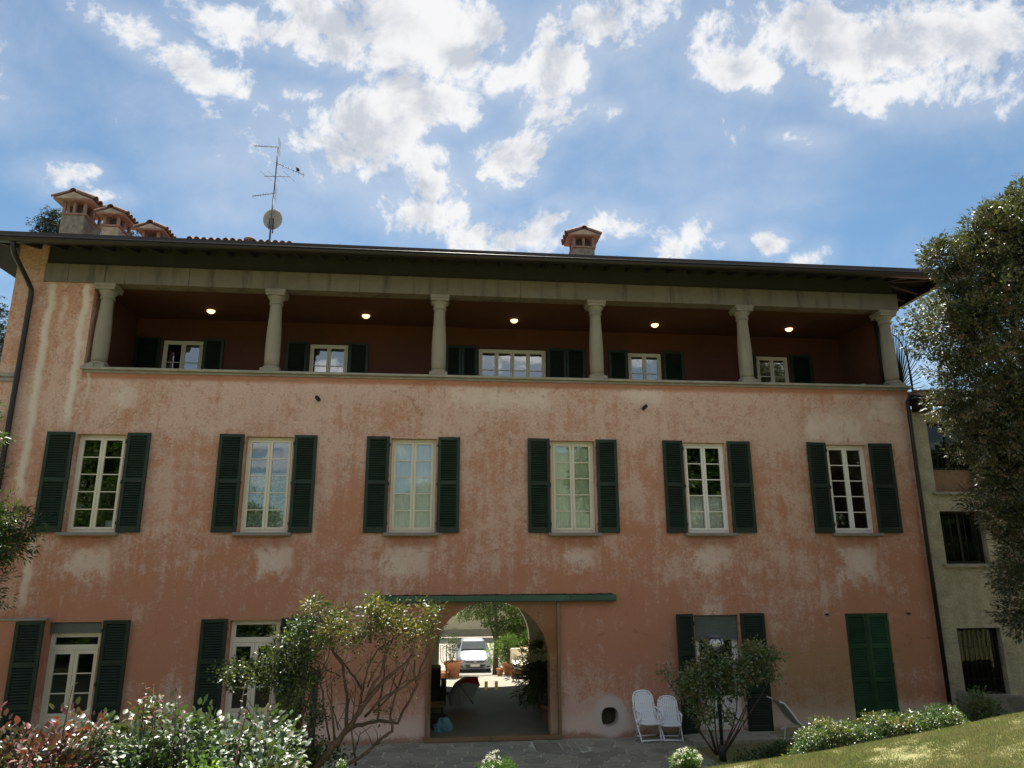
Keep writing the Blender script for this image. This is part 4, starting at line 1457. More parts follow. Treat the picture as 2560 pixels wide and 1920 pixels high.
chimney(-10.76, -10.13, 3.0, 3.95, 11.7, 13.28, M['chim_dark'], 'largest chimney, its stack dark with soot', over=0.20, oh=0.34, rise=0.25, nt_=5, ncol=3)
chimney(-9.62, -9.18, 3.0, 3.75, 11.7, 12.97, M['chim'], 'pale middle chimney of the left three', over=0.16, oh=0.27, rise=0.20, nt_=5)
chimney(-8.53, -8.05, 3.0, 3.75, 11.7, 12.58, M['chim'], 'lowest chimney of the left three, its stack hidden', over=0.14, oh=0.24, rise=0.20, nt_=5)
chimney(3.92, 4.58, 3.0, 3.6, 11.7, 12.93, M['chim_dark'], 'lone chimney near the middle of the roof', over=0.15, oh=0.30, rise=0.22, nt_=3, ncol=3)

# antenna mast with dish
mast = empty('antenna_mast', (-4.98, 3.0, 12.1), 'thin antenna mast with satellite dish and four television aerials on the roof', 'antenna')
MB().tube([(-5.0, 3.0, 12.0), (-4.99, 3.0, 14.3)], 0.028, 8).tube([(-4.99, 3.0, 14.2), (-4.98, 3.0, 15.8)], 0.018, 8).build('mast', M['galv'], mast)
dsh = MB()
rows = []
for rr in np.linspace(0, 1, 7):
    rows.append([(-4.97 + 0.275 * rr * math.cos(a), 3.10 - 0.10 * rr * rr + 0.045, 13.44 + 0.325 * rr * math.sin(a)) for a in np.linspace(0, 2 * math.pi, 37)])
dsh.grid(rows)
d_ = dsh.build('dish', M['dish'], mast, fix=False)
d_.modifiers.new('s', 'SOLIDIFY').thickness = 0.012
MB().tube([(-5.05, 3.0, 13.1), (-5.05, 3.02, 13.46)], 0.012, 6).tube([(-4.93, 3.0, 12.98), (-4.95, 3.02, 13.46)], 0.018, 6).tube([(-5.05, 3.02, 13.2), (-4.94, 3.02, 13.2)], 0.01, 6).build('bracket', M['iron'], mast)


def aerial(root, end, nel, el, vert=False, refl=False):
    root, end = Vector(root), Vector(end)
    q = MB().tube([root, end], 0.011, 6)
    for k in range(nel):
        t = 0.08 + 0.9 * k / max(1, nel - 1)
        p = root.lerp(end, t)
        dv = Vector((0, 0, el)) if vert else Vector((0.35 * el, 0.9 * el, -0.32 * el * 0))
        q.tube([p - dv, p + dv], 0.0045, 4)
    if refl:
        for s in (-1, 1):
            for k in range(4):
                q.tube([root + Vector((-0.0, -0.18, s * (0.05 + 0.06 * k))), root + Vector((0.0, 0.18, s * (0.05 + 0.06 * k)))], 0.004, 4)
    q.build('aerial', M['galv'], mast)
aerial((-4.95, 3.0, 15.79), (-5.63, 2.8, 15.66), 9, 0.07, refl=True)
aerial((-5.02, 3.0, 15.27), (-4.16, 3.0, 14.90), 6, 0.09, True)
aerial((-5.31, 3.0, 14.80), (-4.57, 3.0, 14.82), 4, 0.33)
aerial((-4.95, 3.0, 14.27), (-5.59, 3.0, 14.13), 9, 0.05, True, refl=True)
brd = MB().lathe([(0.0, -0.05), (0.035, -0.03), (0.05, 0.01), (0.04, 0.05), (0.0, 0.075)], (-4.36, 3.0, 15.06), 10, cap=False)
brd.tube([(-4.36, 3, 15.06), (-4.29, 3, 15.02)], [0.03, 0.008], 6).lathe([(0, -.02), (.022, 0), (0, .022)], (-4.40, 3.0, 15.13), 8, cap=False)
tag(brd.build('bird', M['dark']), 'small dark bird perched on the sloping aerial', 'bird')

# lightning wire along the eave
lc = MB()
for k in range(17):
    xx = -9.0 + k * 1.32
    lc.tube([(xx, -0.93, 10.80), (xx, -0.93, 10.93), (xx + 0.05, -0.93, 10.94)], 0.004, 4)
lc.tube([(-9.0, -0.93, 10.90), (12.6, -0.93, 10.90)], 0.003, 4)
lc.build('lightning_wire', M['galv'], villa)

# ceiling lamps in the loggia
l0 = None
LLAB = ['lit bowl lamp on the loggia ceiling, leftmost bay', 'lit bowl lamp on the loggia ceiling between second and third columns', 'lit bowl lamp on the loggia ceiling above the wide middle door',
        'lit bowl lamp on the loggia ceiling, second bay from the right', 'lit bowl lamp on the loggia ceiling, rightmost bay']
for i, xx in enumerate((-5.98, -2.0, 1.97, 5.9, 9.8)):
    if l0 is None:
        l0 = empty('ceiling_lamp', (xx, 1.67, 10.10), LLAB[0], 'lamp', 'lamps on the loggia ceiling')
        MB().lathe([(0.0, -0.085), (0.06, -0.08), (0.095, -0.05), (0.105, -0.012)], (xx, 1.67, 10.098), 20, cap=False).build('bowl', M['bulb'], l0)
        MB().lathe([(0.118, -0.012), (0.118, 0.0)], (xx, 1.67, 10.098), 20).build('rim', M['iron'], l0)
    else:
        c = copy_tree(l0)
        c.location.x = xx
        c['label'] = LLAB[i]

# small bits on the parapet
MB().box(-8.10, -7.86, -0.09, 0.0, 8.05, 8.075).box(-8.02, -7.86, -0.09, -0.06, 8.075, 8.13).build('slate_offcut', M['slab'], villa)
MB().lathe([(0.09, 0), (0.085, 0.05), (0.05, 0.085), (0, 0.1)], (10.85, 0.2, 8.047), 14, cap=False).build('parapet_knob', M['slab'], villa)

# spiked fan barrier
fan = empty('spiked_fan', (12.0, 0.2, 7.7), 'black iron fan of spikes guarding the right end of the loggia', 'spiked barrier')
for k in range(22):
    a = R(88 - k * 4.4)
    c0 = Vector((11.72, 0.2, 7.95))
    rx, rz_ = 0.80, 1.98
    p0 = c0 + Vector((rx * .12 * math.cos(a) + .14 * math.sin(a), 0, rz_ * .12 * math.sin(a)))
    p1 = c0 + Vector((rx * math.cos(a) + .14 * math.sin(a), 0, rz_ * (1 - 0.04 * (k % 2)) * math.sin(a)))
    MB().tube([p0, p0.lerp(p1, .85), p1], [0.012, 0.010, 0.001], 5).build('spike', M['iron'], fan)
MB().tube([(11.74 + .48 * math.cos(R(t)) + .10 * math.sin(R(t)), 0.2, 7.95 + 1.55 * math.sin(R(t))) for t in np.linspace(0, 92, 16)], 0.014, 6).build('ring', M['iron'], fan)
MB().tube([(12.2, 0.2, 7.75), (12.2, 0.2, 9.2)], 0.02, 6).build('post', M['iron'], fan)

# ------------------------------------------------------------------ the neighbouring house
nb = empty('neighbour_house', (15.0, 0.0, 0.4), 'rough ochre house joined to the right end of the villa behind the big tree', 'house')
nh = [(12.31, 13.45, 5.36, 7.12), (12.31, 13.45, 3.63, 4.89), (12.31, 13.43, 0.66, 2.15), (15.2, 16.3, 5.36, 7.1), (15.2, 16.3, 3.63, 4.89)]
wall_grid('w', M['neigh'], 11.925, 20.0, -0.3, 7.45, 0.0, 0.4, nh, nb).build('wall', M['neigh'], nb, fix=False)
MB().box(11.93, 20, 0.6, 7.0, -0.3, 7.4).build('inner_block', M['interior'], nb)
def nwin(x0, x1, z0, z1, y=0.16, bars=0, mullion=True):
    f = MB()
    f.box(x0, x0 + .05, y, y + .05, z0, z1).box(x1 - .05, x1, y, y + .05, z0, z1).box(x0 + .05, x1 - .05, y, y + .05, z1 - .05, z1).box(x0 + .05, x1 - .05, y, y + .05, z0, z0 + .05)
    if mullion: f.box((x0 + x1) / 2 - .025, (x0 + x1) / 2 + .025, y, y + .05, z0 + .05, z1 - .05)
    o = f.build('window', M['dark'], nb)
    MB().box(x0 + .05, x1 - .05, y + .02, y + .026, z0 + .05, z1 - .05).build('pane', M['glass_plain'], o)
    for k in range(bars):
        xx = x0 + (k + .5) * (x1 - x0) / bars
        MB().tube([(xx, y - .08, z0 + .01), (xx, y - .08, z1 - .01)], 0.009, 5).build('bar', M['iron'], o)
    return o
nwin(12.315, 13.445, 5.93, 7.115)
MB().box(12.315, 13.445, 0.14, 0.20, 5.37, 5.925).build('wooden_panel', M['wood'], nb)
for k in range(9):
    xx = 12.38 + k * 0.125
    MB().tube([(xx, 0.07, 5.9), (xx, 0.07, 6.35)], 0.009, 5).build('railing_bar', M['iron'], nb)
MB().box(12.315, 13.445, 0.05, 0.09, 6.34, 6.37).build('railing_top', M['iron'], nb)
MB().box(12.20, 13.55, -0.10, 0.10, 5.29, 5.355).build('window_sill', M['slab'], nb)
nwin(12.315, 13.445, 3.64, 4.885, bars=6)
MB().box(12.20, 13.55, -0.10, 0.10, 3.555, 3.625).build('window_sill', M['slab'], nb)
o = nwin(12.315, 13.425, 0.67, 2.145, bars=9, mullion=False)
for zz in (1.0, 1.35, 1.7):
    MB().box(12.32, 13.42, 0.065, 0.073, zz, zz + .008).build('bar', M['iron'], o)
MB().box(12.32, 13.42, 0.19, 0.23, 0.68, 1.35).build('lower_panel', M['dark'], nb)
nwin(15.205, 16.295, 5.37, 7.095); nwin(15.205, 16.295, 3.64, 4.885)
# cornice, gutter box and tiled edge
MB().box(11.97, 12.30, -0.33, -0.005, 7.36, 7.44).build('gutter_box', M['gutter'], nb)
MB().box(11.96, 12.36, -0.40, -0.005, 7.445, 7.60).build('gutter_box', M['gutter'], nb)
MB().box(11.96, 20.0, -0.50, 0.42, 7.62, 7.70).build('cornice', M['gutter'], nb)
nr = MB()
nr.add([(11.93, -0.55, 7.70), (20, -0.55, 7.70), (20, 7, 9.4), (11.93, 7, 9.4), (11.93, -0.55, 7.76), (20, -0.55, 7.76), (20, 7, 9.5), (11.93, 7, 9.5)],
       [(0, 3, 2, 1), (4, 5, 6, 7), (0, 1, 5, 4), (1, 2, 6, 5), (3, 0, 4, 7)])
nro = nr.build('roof', M['tile'], nb)
for k in range(38):
    xx = 12.03 + k * 0.21
    barrel((xx, -0.62, 7.735 + random.uniform(-.01, .01)), (xx, -0.1, 7.86), 0.085).build('roof_tile', M['tile'], nro)

# low wall (planter) before the neighbour
lwm = MB()
lwm.prism([(11.20, -1.15), (11.34, -1.68), (12.9, -2.25), (15.5, -3.0), (15.6, -2.8), (12.95, -2.05), (11.50, -1.53), (11.40, -1.10)], 0.1, 0.98)
o = lwm.build('low_wall', M['concrete'], bevel=0.02)
tag(o, 'low weathered concrete wall with an angled end before the ochre house', 'low wall')

# ------------------------------------------------------------------ inside the passage and courtyard
cw = empty('courtyard_wall', (0.0, 36.5, -1.45), 'long plain cream wall at the far side of the courtyard', 'wall')
MB().box(-14, 16, 36.4, 36.8, -1.5, 5.0).build('wall', M['cream_wall'], cw)
MB().box(-14, 16, 36.3, 36.398, -1.5, -1.0).build('plinth', M['slab'], cw)


def car_body(x, y, z, w=1.69, name='car'):
    root = empty('parked_car', (x, y, z), 'silver white hatchback parked nose-on in the courtyard, seen through the arch', 'car')
    hw = w / 2
    # stations from the nose backwards: (y, half width low, z bottom, shoulder z, half width shoulder, top z, half width top)
    ST = [(0.00, .50, .30, .56, .56, .62, .45), (0.06, .68, .22, .60, .70, .69, .60), (0.22, .80, .18, .66, .80, .76, .68), (0.55, .84, .17, .74, .84, .86, .70),
          (0.95, .845, .17, .82, .845, .96, .70), (1.15, .845, .17, .86, .845, 1.02, .69), (1.95, .845, .17, .91, .845, 1.36, .58), (2.35, .845, .17, .93, .845, 1.43, .56),
          (3.1, .845, .17, .96, .84, 1.42, .55), (3.9, .83, .20, .98, .81, 1.20, .52), (4.3, .78, .28, .92, .74, 1.0, .50), (4.38, .70, .35, .80, .66, .90, .46)]
    rows = []
    for (yy, wl, zb, zs, ws, zt, wt) in ST:
        half = [(0, zb), (wl * .8, zb), (wl, zb + .10), (wl * 1.005, (zb + zs) / 2), (ws, zs), (wt + (ws - wt) * .35, zs + (zt - zs) * .55), (wt, zt - .02), (wt * .75, zt + .005), (0, zt + .02)]
        ring = [(a, b) for a, b in half] + [(-a, b) for a, b in half[-2:0:-1]]
        rows.append([(a * hw / .845, yy, b) for a, b in ring] + [(half[0][0], yy, half[0][1])])
    rows = [[(p[0], p[1], p[2] * .93) for p in r_] for r_ in rows]
    b = MB().grid([[(x + p[0], y + p[1], z + p[2]) for p in r_] for r_ in rows])
    b.add([(x + p[0], y + p[1], z + p[2]) for p in rows[0][:-1]], [tuple(range(len(rows[0]) - 1))])
    b.add([(x + p[0], y + p[1], z + p[2]) for p in rows[-1][:-1]], [tuple(range(len(rows[0]) - 1))])
    b.build('body', M['car'], root)
    def L(px_, py, pz): return (x + px_ * hw / .845, y + py, z + pz * .93)
    q = MB().add([L(-.66, 1.10, 1.085), L(.66, 1.10, 1.085), L(.55, 1.84, 1.40), L(-.55, 1.84, 1.40)], [(0, 1, 2, 3)])
    q.add([L(-.655, 1.22, 1.03), L(.655, 1.22, 1.03), L(.55, 1.90, 1.33), L(-.55, 1.90, 1.33)], [(3, 2, 1, 0)])
    q.build('windscreen', M['car_glass'], root)
    for s in (-1, 1):
        MB().add([L(s * .79, 1.45, .96), L(s * .70, 1.75, 1.24), L(s * .60, 2.1, 1.38), L(s * .60, 3.0, 1.39), L(s * .80, 3.3, 1.0)], [(0, 1, 2, 3, 4)]).build('side_window', M['car_glass'], root)
        MB().add([L(s * .46, .03, .60), L(s * .79, .20, .66), L(s * .81, .42, .77), L(s * .70, .30, .76), L(s * .50, .08, .67),
                  L(s * .46, -.01, .60), L(s * .80, .14, .66), L(s * .83, .42, .775), L(s * .70, .26, .775), L(s * .50, .04, .68)],
                 [(5, 6, 7, 8, 9), (0, 1, 6, 5), (1, 2, 7, 6), (2, 3, 8, 7), (3, 4, 9, 8), (4, 0, 5, 9)]).build('headlight', M['lamp_glass'], root)
        MB().lathe([(0.0, 0), (.05, .01), (.05, .03)], L(s * .66, .08, .665), 12, cap=False).build('headlight_bulb', M['chrome'], root)
        MB().box(*[v for pr_ in zip(L(s * .66 - .10, -.005, .325), L(s * .66 + .10, .10, .37)) for v in pr_]).build('fog_light', M['rubber'], root)
        m_ = MB().lathe([(0.0, -.06), (.09, -.03), (.10, .03), (.05, .08), (0, .085)], L(s * .97, 1.32, 1.02), 10, cap=False)
        m_.tube([L(s * .80, 1.38, .98), L(s * .95, 1.34, 1.0)], .025, 6)
        m_.build('wing_mirror', M['car'], root)
        for yy in (.80, 3.35):
            wh = MB()
            P = [(0.0, .0), (.31, .0), (.31, .20), (0.0, .20)]
            n_ = 18
            wh.add([L(s * .80, yy + .31 * math.cos(t), .31 + .31 * math.sin(t)) for t in np.linspace(0, 2 * math.pi, n_, endpoint=False)] +
                   [L(s * .61, yy + .31 * math.cos(t), .31 + .31 * math.sin(t)) for t in np.linspace(0, 2 * math.pi, n_, endpoint=False)],
                   [tuple(range(n_)), tuple(range(2 * n_ - 1, n_ - 1, -1))] + [(i, i + n_, (i + 1) % n_ + n_, (i + 1) % n_) for i in range(n_)])
            wo = wh.build('wheel', M['rubber'], root)
            MB().add([L(s * .855, yy + .2 * math.cos(t), .31 + .2 * math.sin(t)) for t in np.linspace(0, 2 * math.pi, n_, endpoint=False)], [tuple(range(n_))]).build('rim', M['chrome'], wo)
    MB().add([L(-.42, -.02, .54), L(.42, -.02, .54), L(.50, .0, .63), L(-.50, .0, .63), L(-.42, .03, .54), L(.42, .03, .54), L(.50, .05, .63), L(-.50, .05, .63)],
             [(0, 1, 2, 3), (4, 7, 6, 5), (0, 4, 5, 1), (3, 2, 6, 7)]).build('grille', M['galv'], root)
    for k in range(3):
        MB().box(*[v for pr_ in zip(L(-.42, -.026, .555 + k * .025), L(.42, -.02, .567 + k * .025)) for v in pr_]).build('grille_bar', M['rubber'], root)
    MB().add([L(-.52, -.03, .45), L(.52, -.03, .45), L(.38, -.03, .30), L(-.38, -.03, .30), L(-.52, .1, .45), L(.52, .1, .45), L(.38, .1, .30), L(-.38, .1, .30)],
             [(0, 1, 2, 3), (0, 4, 5, 1), (3, 2, 6, 7)]).build('air_intake', M['rubber'], root)
    MB().box(*[v for pr_ in zip(L(-.26, -.05, .36), L(.26, -.035, .47)) for v in pr_]).build('licence_plate', M['plate'], root)
    for s in (-1, 1):
        MB().box(*[v for pr_ in zip(L(s * .24 - .02, -.054, .362), L(s * .24 + .02, -.0515, .468)) for v in pr_]).build('plate_band', M['plate_blue'], root)
    e = MB()
    e.box(*[v for pr_ in zip(L(-.05, -.05, .555), L(-.03, -.03, .625)) for v in pr_]).box(*[v for pr_ in zip(L(.03, -.05, .555), L(.05, -.03, .625)) for v in pr_]).box(*[v for pr_ in zip(L(-.03, -.048, .58), L(.03, -.032, .60)) for v in pr_])
    e.build('emblem', M['chrome'], root)
    for s in (-1, 1):
        MB().tube([L(s * .1 - .4, 1.16, 1.045), L(s * .1 + .2, 1.24, 1.085)], .008, 4).build('wiper', M['rubber'], root)
    return root


cp = (aty(1000 + 648 * .2893, 1440 + 740 * .2893, 20.0))
car_body(cp[0], 19.9, float(court_z(0, 20)) - 0.02)


def pot(x, y, z, r, h, lab, group='clay pots in the courtyard'):
    p = empty('flower_pot', (x, y, z), lab, 'pot', group)
    MB().lathe([(r * .68, 0), (r * .95, h * .8), (r * 1.05, h * .8), (r * 1.08, h), (r * .95, h), (r * .9, h * .88), (0, h * .88)], (x, y, z), 20, cap=False).build('pot', M['terracotta'], p)
    return p


def small_plant(name, c, r, n, per, L, W, mat, lab, cat, stems=6, zb=None, group=None, trunk=None):
    root = empty(name, (c[0], c[1], (zb if zb is not None else c[2] - r[2])), lab, cat, group)
    C, D = lobe_centres([(c[0], c[1], c[2], r[0], r[1], r[2])], n, 0.5, 0.1, 4)
    V, F = cluster_leaves(C, per, 0.12, L, W, out=D)
    npmesh('foliage', V, F, mat, root)
    if stems:
        s_ = MB()
        for k in range(stems):
            p = C[RNG.integers(len(C))]
            b = Vector((c[0] + RNG.normal() * .04, c[1] + RNG.normal() * .04, zb if zb is not None else c[2] - r[2]))
            s_.tube([b, b.lerp(Vector(p), .5) + Vector(RNG.normal(size=3) * .04), Vector(p)], [trunk or .012, .008, .004], 5)
        s_.build('stems', M['cane'], root)
    return root


pot(2.62, 9.9, float(court_z(0, 9.9)), 0.21, 0.42, 'large clay pot of grasses beside the cream daybed in the courtyard')
small_plant('potted_grass', (2.62, 9.9, 0.72), (0.35, 0.3, 0.42), 140, 10, 0.16, 0.018, M['leaf_mid'], 'yellowish green grassy plant in the clay pot by the daybed', 'plant', zb=0.3)
pot(2.30, 9.7, float(court_z(0, 9.7)), 0.13, 0.24, 'small clay pot left of the large one by the daybed')
pot(0.66, 9.4, float(court_z(0, 9.4)), 0.30, 0.50, 'wide clay tub left of the car')
pot(0.28, 9.0, float(court_z(0, 9.0)), 0.22, 0.22, 'low clay pot at the left jamb of the far arch')
small_plant('potted_shrub', (0.60, 9.4, 0.95), (0.28, 0.28, 0.45), 110, 6, 0.06, 0.03, M['leaf_dark'], 'sparse dark shrub growing in the wide clay tub', 'plant', zb=0.35)
pot(3.35, 10.4, 0.35, 0.25, 0.35, 'clay pot standing high behind the daybed')

# daybed with pale cushions
db = empty('daybed', (3.05, 8.4, -0.05), 'wooden garden daybed with thick cream cushions just outside the far arch', 'daybed')
MB().box(2.62, 3.6, 7.75, 9.15, 0.12, 0.30).build('frame', M['wood'], db, bevel=0.01)
for a, b_ in ((2.66, 7.8), (3.5, 7.8), (2.66, 9.08), (3.5, 9.08)):
    MB().box(a, a + .07, b_, b_ + .07, -0.1, 0.118).build('leg', M['wood'], db)
MB().box(2.60, 3.6, 7.75, 8.95, 0.31, 0.47).build('seat_cushion', M['cushion'], db, bevel=0.05)
MB().box(2.60, 3.6, 8.97, 9.18, 0.32, 0.82).build('back_cushion', M['cushion'], db, bevel=0.05)
MB().box(3.15, 3.6, 8.0, 8.5, 0.50, 0.72).build('pillow', M['grey_cloth'], db, bevel=0.07)

# four-pronged iron stand
st = empty('iron_stand', (0.36, 5.4, 0.05), 'tall black iron stand with four upright prongs inside the passage', 'stand')
q = MB().tube([(0.36, 5.4, 0.05), (0.36, 5.4, 1.36)], .013, 6)
for rx in (0.10, 0.17, -0.10, -0.17):
    z0 = 0.92
    q.tube([(0.36, 5.4, z0 - abs(rx) * .6)] + [(0.36 + rx * math.sin(t), 5.4, z0 + .12 - .12 * math.cos(t) - abs(rx) * .6 * (1 - t / 1.6)) for t in np.linspace(0.3, 1.57, 6)] + [(0.36 + rx, 5.4, 1.36)], .009, 5)
q.build('prongs', M['iron'], st)
MB().lathe([(.16, 0), (.15, .03), (.03, .05)], (0.36, 5.4, 0.046), 14).build('foot', M['iron'], st)

# open umbrella lying on the floor
umb = empty('umbrella', (0.9, 3.2, 0.05), 'open umbrella with grey and red panels lying on the passage floor', 'umbrella')
apex = Vector((0.66, 3.35, 0.62)); ax = Vector((0.50, -0.66, -0.56)).normalized()
e1 = ax.cross(Vector((0, 0, 1))).normalized(); e2 = ax.cross(e1)
NG = 8
for k in range(NG):
    rows = []
    for r_ in np.linspace(0, 1, 7):
        row = []
        for t in np.linspace(0, 1, 6):
            a = 2 * math.pi * (k + t) / NG + 0.25
            rr = 0.50 * r_ * (1 - 0.10 * r_ * math.sin(math.pi * t))
            row.append(tuple(apex + e1 * rr * math.cos(a) + e2 * rr * math.sin(a) + ax * (0.27 * r_ ** 2)))
        rows.append(row)
    mt = M['umb_red'] if k == 4 else M['umb_grey']
    g = MB().grid(rows).build('canopy_panel', mt, umb, fix=False)
    a = 2 * math.pi * k / NG + 0.25
    MB().tube([apex + ax * .01] + [apex + e1 * .5 * s * math.cos(a) + e2 * .5 * s * math.sin(a) + ax * (.27 * s * s + .008) for s in (.3, .6, 1)], .003, 4).build('rib', M['iron'], umb)
MB().tube([apex - ax * .06, apex + ax * .62], .007, 6).tube([apex + ax * .60, apex + ax * .72], .016, 8).build('handle', M['black_cloth'], umb)

# crumpled bag, dark things in the left of the passage
bm = bmesh.new(); bmesh.ops.create_icosphere(bm, subdivisions=4, radius=1.0)
for v in bm.verts:
    c = v.co.copy()
    k = 1 + 0.18 * math.sin(c.x * 7 + c.z * 5) * math.sin(c.y * 6 + 1) + 0.10 * math.sin(c.z * 17 + c.x * 13) + 0.06 * math.sin(c.y * 29)
    v.co = Vector((c.x * .20 * k, c.y * .14 * k, max(-.03, (c.z * .14 + .03) * k) + (0.10 * max(0, c.z - .7) * 3)))
me = bpy.data.meshes.new('plastic_bag'); bm.to_mesh(me); bm.free()
me.materials.append(M['bag'])
bo = place('plastic_bag', me, (0.24, 0.75, 0.08))
tag(bo, 'crumpled light blue plastic bag on the floor behind the glass door', 'bag')


def dark_table(name, x0, x1, y0, y1, h, lab, cat):
    t_ = empty(name, ((x0 + x1) / 2, (y0 + y1) / 2, 0.045), lab, cat)
    MB().box(x0, x1, y0, y1, h - .04, h).build('top', M['wood'], t_, bevel=.005)
    for a in (x0 + .03, x1 - .08):
        for b_ in (y0 + .03, y1 - .08):
            MB().box(a, a + .05, b_, b_ + .05, 0.046, h - .042).build('leg', M['dark'], t_)
    return t_
dark_table('low_bench', -0.75, 0.28, 1.6, 2.2, 0.42, 'low dark wooden bench at the left inside the passage', 'bench')
bk = empty('round_basket', (0.05, 1.15, 0.045), 'round black basket on the passage floor behind the blue bag', 'basket')
MB().lathe([(.20, 0), (.26, .12), (.27, .24), (.25, .24), (.24, .12), (.18, .02), (0, .02)], (0.08, 1.25, 0.046), 20, cap=False).build('basket', M['black_cloth'], bk)
dk = empty('covered_armchair', (-0.2, 3.6, 0.045), 'dark upholstered armchair in the shade at the left of the passage', 'armchair')
MB().box(-.60, .20, 3.2, 3.95, .10, .48).build('seat', M['black_cloth'], dk, bevel=.05)
MB().box(-.60, .20, 3.97, 4.15, .10, 1.0).build('backrest', M['black_cloth'], dk, bevel=.05)
MB().box(.205, .33, 3.2, 4.1, .10, .66).build('armrest', M['black_cloth'], dk, bevel=.04)

p_ = pot(2.75, 1.6, 0.046, 0.2, 0.35, 'clay pot in the dark right side of the passage', 'clay pots in the passage')
small_plant('potted_palm', (2.45, 1.7, 1.0), (0.50, 0.4, 0.75), 240, 9, 0.15, 0.03, M['leaf_dark'], 'dim leafy plant standing right behind the glass door', 'plant', zb=0.4)
small_plant('potted_fern', (3.1, 4.2, 1.1), (0.6, 0.5, 0.8), 160, 9, 0.15, 0.03, M['leaf_dark'], 'dark fern further back at the right of the passage', 'plant', zb=0.4)
gf = empty('glass_fitting', (2.9, 3.0, 1.7), 'small pair of pale switches on the right passage wall', 'switch')
for yy in (4.3, 5.2):
    MB().box(3.93, 3.958, yy, yy + .09, 1.45, 1.55).build('plate', M['pvc'], gf)


def tree(name, lobes, base, n, per, spread, L, W, mat, lab, cat='tree', trunk_r=0.16, holes=0.3, limbs=9, hs=2.2, group=None, out_up=0.5, extra=None, flat=0.6, shell=0.45, trunk_top=None):
    root = empty(name, base, lab, cat, group)
    C, D = lobe_centres(lobes, n, shell, holes, hs)
    V, F = cluster_leaves(C, per, spread, L, W, up=out_up, out=D, flat=flat)
    npmesh('crown', V, F, mat, root)
    tb = MB()
    b = Vector(base)
    lob = sorted(lobes, key=lambda l: -l[3] * l[4] * l[5])
    top = Vector(trunk_top) if trunk_top else Vector(lob[0][:3])
    mid = b.lerp(top, .5) + Vector((.1, .05, 0))
    tb.tube([b - Vector((0, 0, .1)), b + Vector((0, 0, .4)), mid, top], [trunk_r * 1.25, trunk_r, trunk_r * .75, trunk_r * .4], 10)
    tb.build('trunk', M['bark'], root)
    lm = MB()
    for l in lob[:limbs]:
        e = Vector(l[:3])
        s0_ = b.lerp(top, random.uniform(.35, .8))
        lm.tube([s0_, s0_.lerp(e, .5) + Vector((random.uniform(-.15, .15),) * 3), e], [trunk_r * .45, trunk_r * .25, trunk_r * .08], 6)
        for k in range(5):
            t_ = e + Vector(unit(RNG.normal(size=(1, 3)))[0]) * min(l[3], l[5]) * .9
            lm.tube([s0_.lerp(e, .7), t_], [trunk_r * .12, .004], 4)
    lm.build('limbs', M['bark'], root)
    if extra: extra(root, C, D)
    return root


# courtyard greenery
tree('courtyard_tree', [(1.9, 13.5, 2.6, 1.3, 1.3, 1.4), (3.2, 13.0, 1.6, 1.2, 1.2, 1.4), (4.4, 13.0, 2.2, 1.3, 1.2, 1.8), (3.4, 12.6, .6, .9, .8, .7)], (2.45, 13.4, -.6), 2800, 11, .16, .11, .05, M['leaf_mid'],
     'bushy tree with a dark trunk right of the car in the courtyard', trunk_r=.11, holes=.25, trunk_top=(2.35, 13.3, 2.6))
tree('courtyard_tree', [(-.6, 11.5, 3.0, 1.3, 1.1, 1.1), (.35, 11.6, 2.75, .9, .8, .55), (-.4, 11.3, 1.5, .7, .8, 1.1), (1.0, 11.4, 3.1, .7, .7, .5)], (-.5, 11.5, -.3), 2200, 11, .14, .10, .045, M['leaf_dark'],
     'dark leafy tree overhanging the courtyard at the left of the far arch', trunk_r=.10, holes=.25)
small_plant('courtyard_bush', (3.6, 11.0, .55), (.9, .7, .75), 420, 9, .09, .045, M['leaf_mid'], 'light green bush above the daybed in the courtyard', 'bush', zb=-.2)
small_plant('courtyard_bush', (2.9, 15.0, -.1), (.6, .8, .6), 260, 9, .10, .04, M['leaf_lime'], 'sunlit low bush right beside the car', 'bush', zb=-.8)
small_plant('courtyard_bush', (-.35, 10.0, .5), (.4, .5, .8), 260, 8, .09, .04, M['leaf_dark'], 'narrow dark bush at the left edge of the courtyard view', 'bush', zb=-.1)

